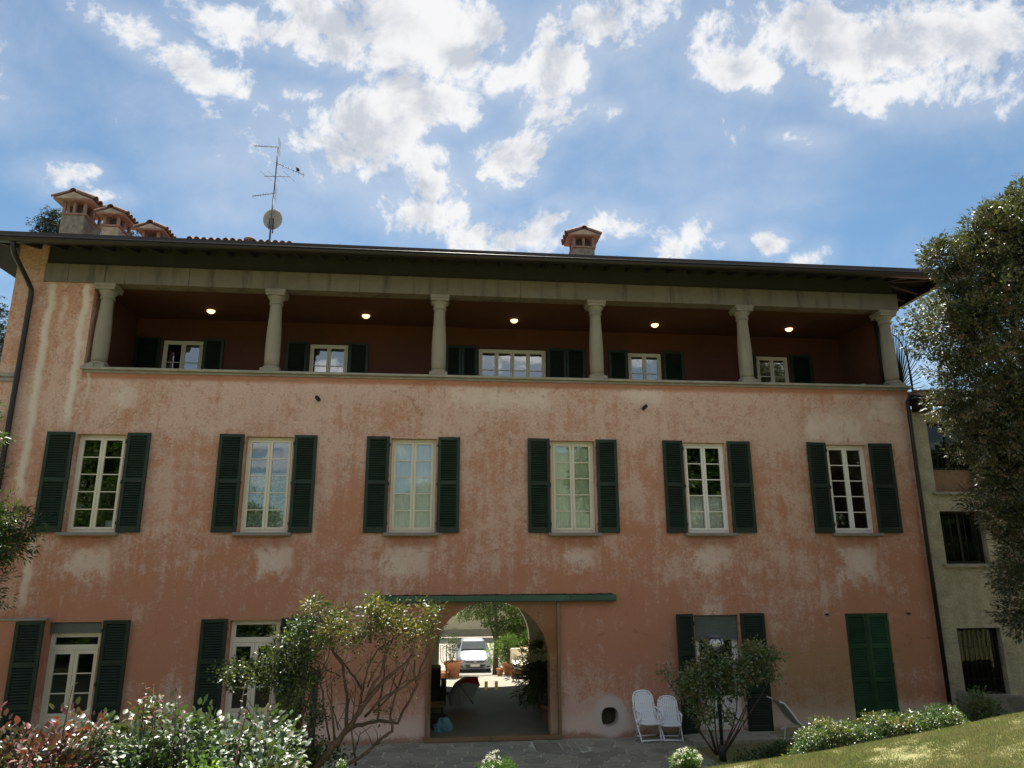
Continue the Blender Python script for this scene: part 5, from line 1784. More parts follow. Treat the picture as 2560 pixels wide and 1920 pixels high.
# ------------------------------------------------------------------ garden furniture
def recliner(x, y, yaw, lab, sc=1.0):
    t = empty('garden_chair', (x, y, 0.006), lab, 'chair', 'white folding garden chairs by the wall')
    W_ = 0.25
    def B(s, z): # points on the leaning back: s sideways, z up along it
        return Vector((s, 0.16 + 0.20 * z / 0.62, 0.40 + z))
    bk_ = MB()
    # frame round the back
    out = [B(-W_, 0), B(-W_, .40), B(-W_ * .94, .50), B(-W_ * .72, .575), B(-W_ * .35, .60), B(0, .607), B(W_ * .35, .60), B(W_ * .72, .575), B(W_ * .94, .50), B(W_, .40), B(W_, 0)]
    bk_.tube(out, .020, 8)
    fb = bk_.build('backrest', M['plastic'], t)
    for lo, hi in ((.0, .035), (.19, .215), (.375, .40)):
        q_ = MB(); a, b_ = B(-W_, lo), B(W_, hi)
        q_.grid([[B(s, lo) + Vector((0, -.012, 0)) for s in np.linspace(-W_, W_, 5)], [B(s, hi) + Vector((0, -.012, 0)) for s in np.linspace(-W_, W_, 5)]])
        q_.grid([[B(s, lo) + Vector((0, .008, 0)) for s in np.linspace(-W_, W_, 5)], [B(s, hi) + Vector((0, .008, 0)) for s in np.linspace(-W_, W_, 5)]])
        q_.build('cross_band', M['plastic'], fb)
    NS = 9
    for k in range(NS):
        s = -W_ + .03 + (k + .5) * (2 * W_ - .06) / NS
        htop = .585 - .17 * (abs(s) / W_) ** 3.2
        wv = (2 * W_ - .06) / NS * .43
        q_ = MB()
        vs = []
        for zz in (.0, htop):
            for dx, dy in ((-wv, -.010), (wv, -.010), (wv, .006), (-wv, .006)):
                vs.append(B(s + dx, zz) + Vector((0, dy, 0)))
        q_.add(vs, [(0, 1, 5, 4), (1, 2, 6, 5), (2, 3, 7, 6), (3, 0, 4, 7), (4, 5, 6, 7), (3, 2, 1, 0)])
        q_.build('back_slat', M['plastic'], fb)
    sf = MB()
    prof = [(-.30, .415), (-.315, .40), (-.30, .385), (0.16, .37), (0.16, .39)]
    sf.tube([(-.255, .15, .385), (-.265, -.1, .40), (-.25, -.24, .405), (-.18, -.305, .40), (0, -.325, .398), (.18, -.305, .40), (.25, -.24, .405), (.265, -.1, .40), (.255, .15, .385)], .022, 8)
    so = sf.build('seat', M['plastic'], t)
    for k in range(8):
        yy = .13 - k * .052
        ww = .245 if k < 6 else .20
        MB().box(-ww, ww, yy - .019, yy + .019, .393, .408).build('seat_slat', M['plastic'], so)
    MB().box(-.24, .24, .15, .17, .36, .395).build('seat_slat', M['plastic'], so)
    for s in (-1, 1):
        MB().tube([(s * .27, -.22, .62), (s * .285, -.23, .635), (s * .285, .0, .64), (s * .275, .26, .66)], [.022, .026, .026, .02], 8).tube([(s * .27, -.24, .63), (s * .265, -.24, .50), (s * .255, -.12, .41)], .018, 8).build('armrest', M['plastic'], t)
        MB().tube([(s * .27, .24, .62), (s * .275, -.02, .30), (s * .275, -.26, .018)], .017, 8).build('leg', M['plastic'], t)
        MB().tube([(s * .25, -.16, .40), (s * .25, .0, .28), (s * .25, .24, .018)], .017, 8).build('leg', M['plastic'], t)
    MB().tube([(-.275, -.255, .05), (.275, -.255, .05)], .016, 8).build('stretcher', M['plastic'], t)
    MB().tube([(-.25, .225, .05), (.25, .225, .05)], .016, 8).build('stretcher', M['plastic'], t)
    t.rotation_euler = (0, 0, yaw)
    t.scale = (sc, sc, sc)
    return t


# the builder works round the origin, so park the parent's record there
_place = place
def place0(name, me, loc, parent=None):
    return _place(name, me, loc, parent)
def recl(x, y, yaw, lab, sc):
    t = recliner(0, 0, 0, lab, sc)
    t.location = (x, y, 0.004)
    t.rotation_euler = (0, 0, yaw)
    return t
recl(4.63, -0.34, 0.10, 'white slatted garden chair nearer the oval vent, its back upright and taller', 0.93)
recl(5.09, -0.38, -0.16, 'white slatted garden chair beside the green shutter, its back lower', 0.82)

# grey sling lounger
lg = empty('sun_lounger', (7.3, -1.8, 0.1), 'grey sling sun lounger with raised back half hidden by the hedge', 'lounger')
yl0, yl1 = -2.05, -1.5
bp = [(6.80, 1.02), (6.90, .985), (7.02, .84), (7.16, .64), (7.34, .50)]
g_ = MB()
g_.grid([[(a, yl0, c) for a, c in bp], [(a, yl1, c) for a, c in bp]])
g_.build('backrest', M['sling'], lg, fix=False)
for yy in (yl0, yl1):
    MB().tube([(a, yy, c) for a, c in bp], .017, 8).build('back_tube', M['pvc'], lg)
    MB().tube([(7.05, yy, .40), (7.34, yy, .49), (8.3, yy, .52), (8.5, yy, .50)], .018, 8).build('side_tube', M['pvc'], lg)
    for xx in (7.15, 8.3):
        MB().tube([(xx, yy, .46), (xx - .08, yy, .03)], .015, 8).build('leg', M['pvc'], lg)
MB().box(7.36, 8.45, yl0 + .02, yl1 - .02, .505, .515).build('seat', M['sling'], lg)

# lamp posts
def lamp_post(x, y, z0, z1, head, lab):
    t = empty('lamp_post', (x, y, z0), lab, 'lamp post', 'garden lamp posts')
    MB().lathe([(.07, 0), (.07, .25), (.045, .30)], (x, y, z0), 14).tube([(x, y, z0 + .25), (x, y, z1)], .036 if head else .055, 12).build('post', M['post_green'], t)
    if head:
        MB().lathe([(.12, 0), (.175, .03), (.185, .16), (.165, .25), (.12, .28)], (x, y, z1 - .02), 20, cap=False).build('shade', M['lamp_glass'], t)
        MB().lathe([(.155, .0), (.165, .02), (.10, .05), (.04, .06)], (x, y, z1 + .255), 20).build('cap', M['galv'], t)
        MB().lathe([(.02, 0), (.035, .05), (.03, .12), (.01, .15)], (x, y, z1 - .01), 12).build('bulb', M['pvc'], t)
        MB().lathe([(.12, 0), (.10, .03), (.03, .05)], (x, y, z1 - .075), 16).build('collar', M['galv'], t)
    else:
        MB().lathe([(.06, 0), (.085, .02), (.085, .12), (.05, .15)], (x, y, z1 - .1), 14).build('cap', M['iron'], t)
    return t


lamp_post(5.63, -1.9, -0.05, 1.97, True, 'garden lamp post with a clear glass head rising out of the bronze rose')
lamp_post(-1.90, -4.0, -0.05, 1.98, False, 'dark green post standing among the leafy shrub left of the climbing rose')

# ------------------------------------------------------------------ planting
def at(zx, zy, y, ox=500, oy=1440, s=.28933):
    return aty(ox + zx * s, oy + zy * s, y)


# climbing rose at the middle: canes follow the plant's own branching, spread in depth
cr = empty('climbing_rose', (-1.2, -5.2, 0.3), 'tall climbing rose with bare brown canes and yellow-green tips before the wall', 'rose')
rs = random.Random(3)
canes = [
    ([(940, 1760), (1020, 1640), (1130, 1500), (1240, 1370), (1330, 1250), (1400, 1130), (1500, 1010), (1600, 900), (1720, 790), (1840, 680)], .055),
    ([(1240, 1370), (1360, 1290), (1480, 1265), (1540, 1255), (1700, 1270), (1790, 1110), (1880, 945), (1850, 860), (1860, 720), (1830, 680)], .03),
    ([(1200, 1700), (1290, 1620), (1450, 1520), (1580, 1400), (1655, 1345), (1650, 1200), (1680, 1050), (1755, 820)], .03),
    ([(1160, 1450), (1150, 1250), (1140, 1050), (1125, 880)], .022),
    ([(1265, 1320), (1268, 1100), (1255, 900), (1230, 770), (1160, 660), (1110, 560), (1060, 420), (1010, 300)], .026),
    ([(1330, 1240), (1370, 1150), (1410, 990), (1330, 870), (1250, 760), (1190, 680), (1130, 640)], .024),
    ([(1400, 1130), (1490, 950), (1560, 860), (1600, 720), (1610, 560), (1560, 420), (1510, 280)], .024),
    ([(1540, 1255), (1560, 1080), (1590, 900), (1600, 700), (1680, 520), (1720, 380)], .018),
    ([(1430, 1210), (1540, 1090), (1700, 985), (1890, 880), (1900, 790), (1990, 640), (1950, 560), (1990, 400), (2040, 310)], .022),
    ([(1500, 1180), (1640, 1040), (1730, 940), (1880, 870)], .016),
    ([(1350, 1640), (1330, 1450), (1300, 1300), (1330, 1180), (1340, 1010)], .016),
    ([(1310, 1570), (1370, 1420), (1380, 1340)], .014),
    ([(1120, 1420), (1070, 1150), (1040, 940), (1060, 820), (1100, 700), (1130, 520)], .016),
    ([(1200, 1330), (1100, 1000), (1080, 880)], .012),
    ([(1220, 870), (1090, 810), (1060, 760)], .014),
    ([(1410, 990), (1450, 800), (1530, 640), (1640, 560), (1800, 460)], .016),
    ([(1220, 1330), (1190, 1270), (1260, 1140), (1310, 1030)], .008),
    ([(1460, 960), (1545, 740)], .012), ([(1700, 1000), (1850, 620), (1860, 480)], .010), ([(1640, 1040), (1700, 800), (1690, 650)], .010),
]
cm = MB()
for pts_, r0 in canes:
    y0 = -5.2 + rs.uniform(-.25, .25)
    y1 = y0 + rs.uniform(-.45, .45)
    P = []
    for i, (a, b) in enumerate(pts_):
        t = i / (len(pts_) - 1)
        P.append(at(a + rs.uniform(-6, 6), b, -5.2 if (i == 0) else y0 + (y1 - y0) * t))
    # resample for knobbly bends
    Q, Rr = [], []
    for i in range(len(P) - 1):
        for k in range(3):
            t = k / 3
            Q.append(P[i] * (1 - t) + P[i + 1] * t + RNG.normal(size=3) * .006)
            Rr.append(r0 * (1 - .62 * (i + t) / (len(P) - 1)) * (1 + .12 * rs.uniform(-1, 1)))
    Q.append(P[-1]); Rr.append(r0 * .35)
    cm.tube(Q, Rr, 7)
    # side twigs
    for k in range(len(Q) // 2):
        i = rs.randrange(len(Q) // 3, len(Q))
        e = Vector(Q[i]) + Vector((rs.uniform(-.22, .22), rs.uniform(-.2, .2), rs.uniform(.02, .28)))
        cm.tube([Q[i], Vector(Q[i]).lerp(e, .5) + Vector((.02, 0, .01)), e], [.006, .005, .002], 4)
cm.build('canes', M['cane'], cr)


def px_clusters(spec, y, depth, ox=500, oy=1440, s=.28933):
    out = []
    for a, b, ra, rb, n in spec:
        c = at(a, b, y, ox, oy, s)
        ex = at(a + ra, b, y, ox, oy, s) - c
        rxw = abs(ex[0]); rzw = abs((at(a, b + rb, y, ox, oy, s) - c)[2])
        d = rdir(n) * (RNG.uniform(0, 1, (n, 1)) ** .5)
        out.append(c + d * np.array([rxw, depth, rzw]))
    return np.concatenate(out)


Cc = px_clusters([(1010, 250, 60, 75, 45), (1200, 360, 130, 90, 120), (1130, 450, 90, 90, 60), (1510, 240, 90, 60, 90), (1560, 320, 150, 80, 120), (1650, 400, 170, 90, 150), (1850, 440, 140, 90, 100), (1900, 250, 30, 20, 6), (2010, 300, 80, 50, 30), (1950, 480, 90, 90, 40),
                  (1300, 560, 110, 90, 40), (1450, 480, 120, 90, 50), (1650, 610, 90, 60, 30), (1260, 510, 40, 50, 12), (1800, 640, 60, 50, 14), (1450, 740, 60, 90, 10), (1600, 1150, 40, 50, 6), (1800, 1000, 50, 50, 8), (1900, 900, 30, 30, 3), (1190, 930, 30, 30, 5), (1450, 960, 25, 40, 4), (1730, 250, 40, 30, 6)], -5.3, .45)
Cc = Cc[RNG.uniform(size=len(Cc)) < .44]
V, F = cluster_leaves(Cc, 11, .18, .054, .031, up=.6, flat=.35)
npmesh('foliage', V, F, M['leaf_climb'], cr)

# denser shrub on the post to its left
ls = empty('leafy_shrub', (-2.3, -4.3, 0.2), 'dense dark green shrub climbing round the post in front of the second door', 'shrub')
Cc = px_clusters([(900, 420, 150, 70, 170), (1050, 560, 110, 90, 100), (850, 560, 150, 90, 190), (640, 700, 150, 90, 170), (850, 720, 190, 110, 260), (380, 800, 130, 90, 150), (330, 880, 110, 90, 130), (560, 860, 160, 110, 190), (730, 920, 170, 120, 230),
                  (900, 980, 90, 150, 110), (760, 1150, 110, 120, 140), (1010, 1200, 80, 130, 80), (950, 860, 90, 80, 60), (150, 820, 60, 40, 12), (820, 1420, 130, 80, 110), (950, 1520, 150, 90, 160), (700, 1350, 90, 110, 70), (1150, 1560, 100, 60, 60), (560, 1560, 100, 90, 70)], -5.1, .5)
Cc = Cc[RNG.uniform(size=len(Cc)) < .34]
V, F = cluster_leaves(Cc, 12, .14, .052, .030, up=.4, flat=.35)
npmesh('foliage', V, F, M['leaf_shrub'], ls)
cm = MB()
for k in range(26):
    b = Vector((-1.9 + rs.uniform(-.5, .5), -5.0 + rs.uniform(-.2, .2), .1))
    e = Vector(Cc[rs.randrange(len(Cc))])
    cm.tube([b, b.lerp(e, .45) + Vector((rs.uniform(-.1, .1), 0, .05)), e], [.014, .009, .003], 5)
for pts_ in ([(600, 1460), (480, 1280), (400, 1130)], [(480, 1280), (330, 1180)], [(840, 1400), (900, 1180), (960, 1000), (1050, 850)], [(560, 1380), (620, 1180)]):
    cm.tube([at(a, b, -5.1) for a, b in pts_], [.016, .012, .007][:len(pts_)] if len(pts_) > 1 else .01, 6) if len(pts_) in (2, 3) else cm.tube([at(a, b, -5.1) for a, b in pts_], .011, 6)
cm.build('stems', M['cane'], ls)

# bronze-leaved rose round the lamp on the right
br = empty('bronze_rose', (5.75, -1.5, 0.0), 'upright rose bush with bronze-tinted leaves growing round the glass lamp', 'rose')
o_ = dict(ox=1500, oy=1440)
Cc = px_clusters([(1300, 620, 120, 60, 60), (1400, 700, 120, 90, 100), (1330, 800, 160, 100, 120), (1450, 850, 80, 70, 40), (900, 600, 35, 60, 16), (960, 690, 90, 50, 40), (1000, 760, 130, 70, 90), (850, 830, 130, 90, 110), (1100, 870, 150, 110, 110), (730, 900, 90, 80, 60), (800, 1000, 140, 100, 100), (980, 1000, 120, 100, 70),
                  (850, 1130, 120, 90, 70), (1150, 1000, 90, 60, 35), (560, 830, 40, 70, 16), (1080, 1200, 80, 60, 22), (930, 1260, 80, 70, 26), (1250, 900, 90, 60, 40), (1120, 620, 50, 40, 10), (1520, 650, 40, 60, 9), (1200, 760, 60, 50, 24)], -1.8, .5, **o_)
Cc = Cc[RNG.uniform(size=len(Cc)) < .60]
V, F = cluster_leaves(Cc, 11, .15, .066, .042, up=.4, flat=.4)
npmesh('foliage', V, F, M['leaf_brown'], br)
cm = MB()
for pts_ in ([(1010, 1560), (900, 1400), (780, 1200), (700, 1060), (600, 930), (550, 830)], [(1020, 1560), (960, 1350), (900, 1250), (850, 1050)], [(1040, 1560), (1120, 1400), (1200, 1250), (1260, 1120), (1330, 900)], [(1050, 1560), (1180, 1350), (1270, 1130), (1240, 1020)],
             [(1030, 1560), (1000, 1350), (985, 1150), (990, 950)], [(1040, 1560), (1150, 1300), (1180, 1150), (1190, 900), (1180, 700)], [(1020, 1560), (880, 1380), (820, 1280), (800, 1150)], [(1200, 1250), (1130, 1180), (1060, 1090)], [(1000, 1520), (930, 1290), (1000, 1130)], [(1060, 1560), (1250, 1260), (1420, 980)]):
    n_ = len(pts_)
    y1 = rs.uniform(-.35, .35)
    cm.tube([at(a, b, -1.5 - .3 * i / n_ + y1 * i / n_, 1500) for i, (a, b) in enumerate(pts_)], [.017 * (1 - .7 * i / n_) for i in range(n_)], 6)
cm.build('stems', M['cane'], br)

# foreground rose bed, left
def rose_bush(x, y, zt, rx, ry, h, n, lab, mat, L=.052, W=.036, shoots=4, name='rose_bush'):
    zb = float(ground_z(x, y))
    t = empty(name, (x, y, zb), lab, 'rose', 'roses in the left foreground bed')
    C, D = lobe_centres([(x, y, zt - h * .45, rx, ry, h * .5), (x + rx * .4, y + .1, zt - h * .3, rx * .6, ry * .7, h * .33), (x - rx * .5, y, zt - h * .38, rx * .6, ry * .7, h * .36)], n, .35, .15, 5)
    V, F = cluster_leaves(C, 13, .10, L * .86, W * .86, up=.5, out=D, rich=True, flat=.62)
    npmesh('foliage', V, F, mat, t)
    s_ = MB()
    for k in range(14):
        b = Vector((x + rs.uniform(-.15, .15), y + rs.uniform(-.15, .15), zb))
        e = Vector(C[rs.randrange(len(C))])
        s_.tube([b, b.lerp(e, .5) + Vector((rs.uniform(-.06, .06), 0, .05)), e], [.012, .008, .003], 5)
    SP, SD = [], []
    for k in range(shoots):
        b = Vector((x + rs.uniform(-rx, rx) * .8, y + rs.uniform(-.2, .2), zt - .12))
        e = b + Vector((rs.uniform(-.05, .05), rs.uniform(-.04, .04), rs.uniform(.20, .36)))
        s_.tube([b - Vector((0, 0, .3)), b, e], [.006, .005, .0025], 5)
        for q in range(7):
            SP.append(b.lerp(e, .25 + .75 * q / 6)); SD.append((rs.uniform(-1, 1), rs.uniform(-1, 1), .35))
    s_.build('stems', M['cane'], t)
    if SP:
        V, F = leaf_geo(np.array([tuple(p) for p in SP]), np.array(SD), rdir(len(SP)) * .4 + np.array([0, 0, .7]), np.full(len(SP), .038), np.full(len(SP), .024), rich=True)
        npmesh('young_shoots', V, F, M['leaf_red'], t)
    return t


def topz(v, d):     # height of the sight line through picture row v at distance d
    return aty(640 * .5, v, -16.5 + d)[2]


rose_bush(-2.30, -11.7, 2.80, .38, .35, .95, 330, 'rose bush with dark red young leaves at the far left of the front bed', M['leaf_red'], shoots=3)
rose_bush(-1.98, -11.2, 2.76, .36, .35, .9, 300, 'rose bush with glossy leaves before the first garden door', M['leaf_rose'], shoots=3)
rose_bush(-1.62, -11.4, 2.73, .34, .32, .9, 300, 'rose bush with tall thin coppery shoots between the two garden doors', M['leaf_rose'], shoots=6)
rose_bush(-1.22, -11.0, 2.66, .34, .34, .9, 300, 'glossy rose bush arching towards the second garden door', M['leaf_rose'], shoots=3)
rose_bush(-1.02, -11.7, 2.62, .20, .24, .7, 150, 'small glossy rose bush at the right end of the front bed', M['leaf_rose'], shoots=1)
rose_bush(-1.32, -12.1, 2.60, .33, .26, .7, 330, 'bright lime green bush at the front of the rose bed', M['leaf_lime'], L=.036, W=.024, shoots=0, name='lime_bush')
rose_bush(-2.05, -12.6, 2.62, .42, .28, .7, 300, 'lowest rose bush in the left corner with pale shining leaves', M['leaf_rose'], shoots=0)
for k, (x, y, zt, rx, lab) in enumerate([(-2.62, -8.6, 2.05, .7, 'dark shrub filling the bed behind the roses'), (-3.9, -7.5, 1.75, .8, 'low dark shrub behind the roses at the left edge')]):
    rose_bush(x, y, zt, rx, .5, 1.0, 420, lab, M['leaf_dark'], L=.06, W=.035, shoots=0, name='garden_shrub')

# grass tufts and soil plants around the climbing rose foot
small_plant('ground_shrub', (-2.4, -5.6, .75), (.9, .5, .45), 420, 9, .06, .02, M['leaf_dark'], 'low dark foliage at the foot of the leafy shrub', 'shrub', zb=.2)


# white flowering clumps
def candytuft(x, y, zb, r, h, nf, lab, extra_green=0):
    t = empty('white_flowers', (x, y, zb), lab, 'flowers', 'clumps of white flowers by the paving')
    C, D = lobe_centres([(x, y, zb + h * .45, r, r * .8, h * .5)], 300, .5, 0, 3)
    V, F = cluster_leaves(C, 12, .05, .038, .009, up=1.0, out=D, flat=.2)
    npmesh('foliage', V, F, M['leaf_mid'], t)
    d = rdir(nf); d[:, 2] = np.abs(d[:, 2]) * 1.0 + .1; d = unit(d)
    if extra_green: d[:, 0] = -np.abs(d[:, 0])
    H = np.array([x, y, zb + h * .45]) + d * np.array([r * 1.02, r * .85, h * .62])
    cc = np.repeat(H, 12, 0)
    dd = rdir(len(cc))
    V, F = leaf_geo(cc + dd * .009, dd + np.array([0, 0, .4]), rdir(len(cc)), np.full(len(cc), .015), np.full(len(cc), .013), fold=.1)
    npmesh('flower_heads', V, F, M['petal'], t)
    return t


def near(px_, py_, y):
    p = aty(px_ * 1.15733, py_ * 1.15733, y)
    return p[0], p[2]
a_, zt_ = near(1080, 1628, -6.9)
candytuft(a_, -6.9, float(ground_z(a_, -6.9)), .26, zt_ - float(ground_z(a_, -6.9)), 30, 'green clump dotted with white flowers in front of the glass door', 1)
a_, zt_ = near(1483, 1620, -6.9)
candytuft(a_, -6.9, float(ground_z(a_, -6.9)), .19, zt_ - float(ground_z(a_, -6.9)), 70, 'clump thick with white flowers at the right end of the paving')
a_, zt_ = near(738, 1645, -6.6)
candytuft(a_, -6.6, float(ground_z(a_, -6.6)), .09, zt_ - float(ground_z(a_, -6.6)), 12, 'few white blooms at the foot of the climbing rose')

# shrubs between paving and lawn on the right
small_plant('low_shrub', (6.25, -3.1, .18), (.75, .5, .36), 520, 9, .06, .032, M['leaf_dark'], 'low dark green shrub at the foot of the bronze rose', 'shrub', zb=-.05)
small_plant('low_shrub', (6.9, -3.6, .38), (.45, .4, .42), 300, 9, .05, .028, M['leaf_mid'], 'small green shrub left of the sun lounger', 'shrub', zb=0.0)
small_plant('low_shrub', (5.4, -3.5, .12), (.6, .4, .25), 320, 9, .05, .028, M['leaf_dark'], 'dark ground-hugging shrub beside the white flowers', 'shrub', zb=-.05)

# low rose hedge along the lawn's edge
def hedge():
    t = empty('rose_hedge', (6.9, -6.1, 0.9), 'low hedge of small glossy roses with coppery tips along the edge of the lawn', 'hedge')
    u0, u1 = 1690 * 1.15733, 2085 * 1.15733
    Cs = []
    for k in range(2000):
        u = RNG.uniform(u0, u1)
        f = (u - u0) / (u1 - u0)
        y = -6.0 + RNG.uniform(-.28, .35)
        x = aty(u, 1800, y)[0]
        zt = 1.36 + .22 * f + .05 * math.sin(x * 7) + .04 * math.sin(x * 17) - max(0, .12 - f) * 3.2 - max(0, f - .93) * 2.5
        zb = float(ground_z(x, y)) - .05
        z = zb + (zt - zb) * RNG.uniform(0, 1) ** .55
        Cs.append((x, y, z))
    C = np.array(Cs)
    V, F = cluster_leaves(C, 11, .085, .040, .024, up=.6, flat=.5)
    npmesh('foliage', V, F, M['leaf_hedge'], t)
    s_ = MB()
    SP, SD = [], []
    for k in range(46):
        c = Vector(C[RNG.integers(len(C))])
        zt = float(ground_z(c.x, c.y))
        s_.tube([(c.x, c.y, zt), c, c + Vector((rs.uniform(-.03, .03), 0, .10))], [.008, .004, .002], 4)
    s_.build('stems', M['cane'], t)
hedge()
small_plant('corner_shrub', (8.65, -5.2, 1.35), (.35, .3, .35), 200, 8, .06, .03, M['leaf_dark'], 'dark shrub at the right end of the low rose hedge', 'shrub', zb=.9)

# mown grass of the bank: blades where the picture shows them
def grass():
    n = 210000
    x = RNG.uniform(2.4, 10.5, n * 2); y = RNG.uniform(-11.5, -6.35, n * 2)
    q = np.stack([x, y, ground_z(x, y)], 1) - CAM
    zc = q @ CF
    u = 1280 + FPX * (q @ CR) / zc
    v = 960 - FPX * (q @ CU) / zc
    keep = (u > 1500) & (u < 2700) & (v < 2000)
    x, y = x[keep][:n], y[keep][:n]
    z = ground_z(x, y)
    n = len(x)
    h = RNG.uniform(.018, .042, n) * (1 + .5 * np.sin(x * 3) * np.sin(y * 2.3))
    a = RNG.uniform(0, 2 * np.pi, n)
    w = RNG.uniform(.003, .006, n)
    P = np.stack([x, y, z - .004], 1)
    S = np.stack([np.cos(a), np.sin(a), 0 * a], 1) * w[:, None]
    Ln = rdir(n) * .7
    Ln[:, 2] = 1
    V = np.stack([P - S, P + S, P + Ln * h[:, None]], 1).reshape(-1, 3)
    F = np.arange(n * 3).reshape(-1, 3)
    o = npmesh('lawn_grass', V, F, M['grass'])
    tag(o, 'short dry and green grass on the bank at the lower right', 'grass', kind='stuff')
grass()

# big laurel-like tree at the right
def seeds(root, C, D):
    k = RNG.choice(len(C), 3600)
    P = C[k] + D[k] * .16
    cc = np.repeat(P, 22, 0)
    dd = rdir(len(cc)); dd[:, 2] = np.abs(dd[:, 2]) + .2
    V, F = leaf_geo(cc + unit(dd) * RNG.uniform(0, .10, (len(cc), 1)), dd, rdir(len(cc)), np.full(len(cc), .028), np.full(len(cc), .007), fold=.1)
    npmesh('flower_heads', V, F, M['seed'], root)


big_lobes = [(10.20, -4, 8.25, .85, .8, .75), (10.9, -4, 8.9, .9, .9, .9), (11.6, -4, 9.9, .9, 1, 1.1), (12.35, -4, 10.35, .8, 1, 1.0), (13.3, -4, 9.8, 1.3, 1.3, 1.5), (12.0, -4, 7.6, 1.6, 1.2, 1.5), (10.5, -4, 7.0, .8, .9, 1.0),
             (10.2, -4, 9.75, .48, .4, .45), (10.5, -4, 9.4, .3, .3, .3), (11.2, -4, 6.2, 1.1, 1.1, 1.0), (10.5, -4.1, 5.9, .65, .7, .55), (12.5, -4, 5.4, 1.7, 1.3, 1.5), (11.0, -4, 4.9, .75, .9, .8), (10.55, -4.2, 4.55, .35, .5, .28), (11.5, -4, 3.9, 1.0, 1.0, .75),
             (10.5, -4.2, 3.45, .55, .4, .30), (10.9, -4, 2.75, .65, .6, .32), (12.8, -4, 3.6, 1.5, 1.2, 1.3), (10.0, -4, 6.7, .3, .3, .3), (12.3, -4, 11.15, .35, .4, .4), (11.0, -3.9, 10.1, .35, .35, .35), (11.5, -4, 10.7, .35, .35, .35)]
tree('evergreen_tree', big_lobes, (12.9, -3.8, 1.2), 10500, 15, .15, .092, .038, M['leaf_tree'], 'tall glossy evergreen tree with brownish flower heads filling the right edge', holes=.44, hs=2.0, trunk_r=.22, extra=seeds, limbs=21, shell=.38, trunk_top=(12.6, -4, 8.5))

# tree reaching in from the left edge
tree('left_tree', [(-7.15, -4, 4.3, .75, .7, .5), (-7.6, -4, 4.0, .9, .9, .8), (-7.35, -4, 3.3, .6, .6, .55), (-6.65, -4, 4.2, .28, .2, .12), (-6.9, -4, 3.95, .35, .3, .2), (-7.75, -4, 5.75, .5, .5, .45), (-8.4, -4, 4.6, 1.2, 1.1, 1.5), (-7.45, -4, 2.85, .35, .35, .25), (-7.75, -4, 6.4, .35, .3, .25)],
     (-8.6, -3.8, .3), 1900, 11, .12, .085, .026, M['leaf_dark'], 'dark narrow-leaved tree reaching into the picture at the left edge', holes=.25, limbs=9, trunk_r=.14)

# conifers behind the roof and beyond the left corner
def conifer(x, y, zt, r, zb, lab, n=1500):
    lob = [(x + dx * r, y, zt - dz * r, r * k, r * k, r * k * 1.1) for dx, dz, k in ((0, 1.0, .8), (-.55, 1.5, .6), (.55, 1.6, .6), (0, 2.2, .95), (-.2, .45, .45))]
    tree('conifer', lob, (x, y, zb), n, 16, r * .085, r * .07, r * .035, M['pine'], lab, holes=.2, trunk_r=.25, limbs=5, group='conifers behind the villa')
A_ = aty(82 * 1, 0, 0)
c1 = aty(125 * 1.157, 462 * 1.157, 22.0); conifer(c1[0], 22, c1[2] + .2, 1.35, -1.4, 'dark conifer top behind the largest chimney')
c2 = aty(290 * 1.157, 492 * 1.157, 22.0); conifer(c2[0], 22, c2[2] + .05, .75, -1.4, 'dark conifer top between the middle and the lowest chimney', 700)
c3 = aty(222 * 1.157, 487 * 1.157, 23.0); conifer(c3[0], 23, c3[2] + .1, .55, -1.4, 'small conifer top between the two tall chimneys', 500)
c4 = aty(-10, 650 * 1.157, 14.0); conifer(c4[0], 14, c4[2] + .2, 1.2, -1.4, 'dark conifer beyond the left corner of the villa', 900)

# trees of the garden behind the photographer, mirrored in the window panes
gl = [(0, 0, 7.5, 3.2, 3, 2.6), (-2.4, 0, 6.2, 2.4, 2.2, 2.0), (2.4, .4, 6.0, 2.4, 2.2, 2.0), (0, .5, 9.8, 2.0, 2, 1.8), (.6, -1, 5.2, 2.4, 2.0, 1.4)]
gt = tree('garden_tree', gl, (0, 0, 0), 1300, 14, .5, .34, .16, M['leaf_dark'], 'tall leafy tree behind the photographer, mirrored in the leftmost windows', holes=.3, trunk_r=.32, limbs=5, group='garden trees mirrored in the windows')
gt.location = (-16.5, -27, 2.4)
for k, (x, y, s_) in enumerate([(-20, -34, 1.2), (12.5, -30, 1.15), (19, -36, 1.4), (27, -30, 1.2), (-30, -40, 1.4)]):
    c = copy_tree(gt)
    c.location = (x, y, 2.4); c.scale = (s_, s_, s_); c.rotation_euler = (0, 0, k * 1.3)
    c['label'] = ['tree far behind the photographer, left of the mirrored tree', 'tree behind the photographer mirrored in the fifth window', 'tree behind the photographer mirrored in the sixth window', 'tree at the far right behind the photographer', 'tree at the far left behind the photographer'][k]

for k, (x, y, s_, h_) in enumerate([(-9.5, -21, .52, 1.8), (-15, -20, .6, 1.9), (-4.5, -24, .5, 2.0), (1.0, -25, .5, 2.0), (6.0, -24, .48, 2.0), (11.5, -21, .55, 2.2), (17.5, -22, .62, 2.2), (-21, -23, .7, 2.0)]):
    c = copy_tree(gt)
    c.location = (x, y, h_ - 1.2); c.scale = (s_ * 1.25, s_ * 1.25, s_); c.rotation_euler = (0, 0, k * 2.1)
    c['label'] = 'leafy tree of the row close behind the photographer, mirrored in the garden doors'

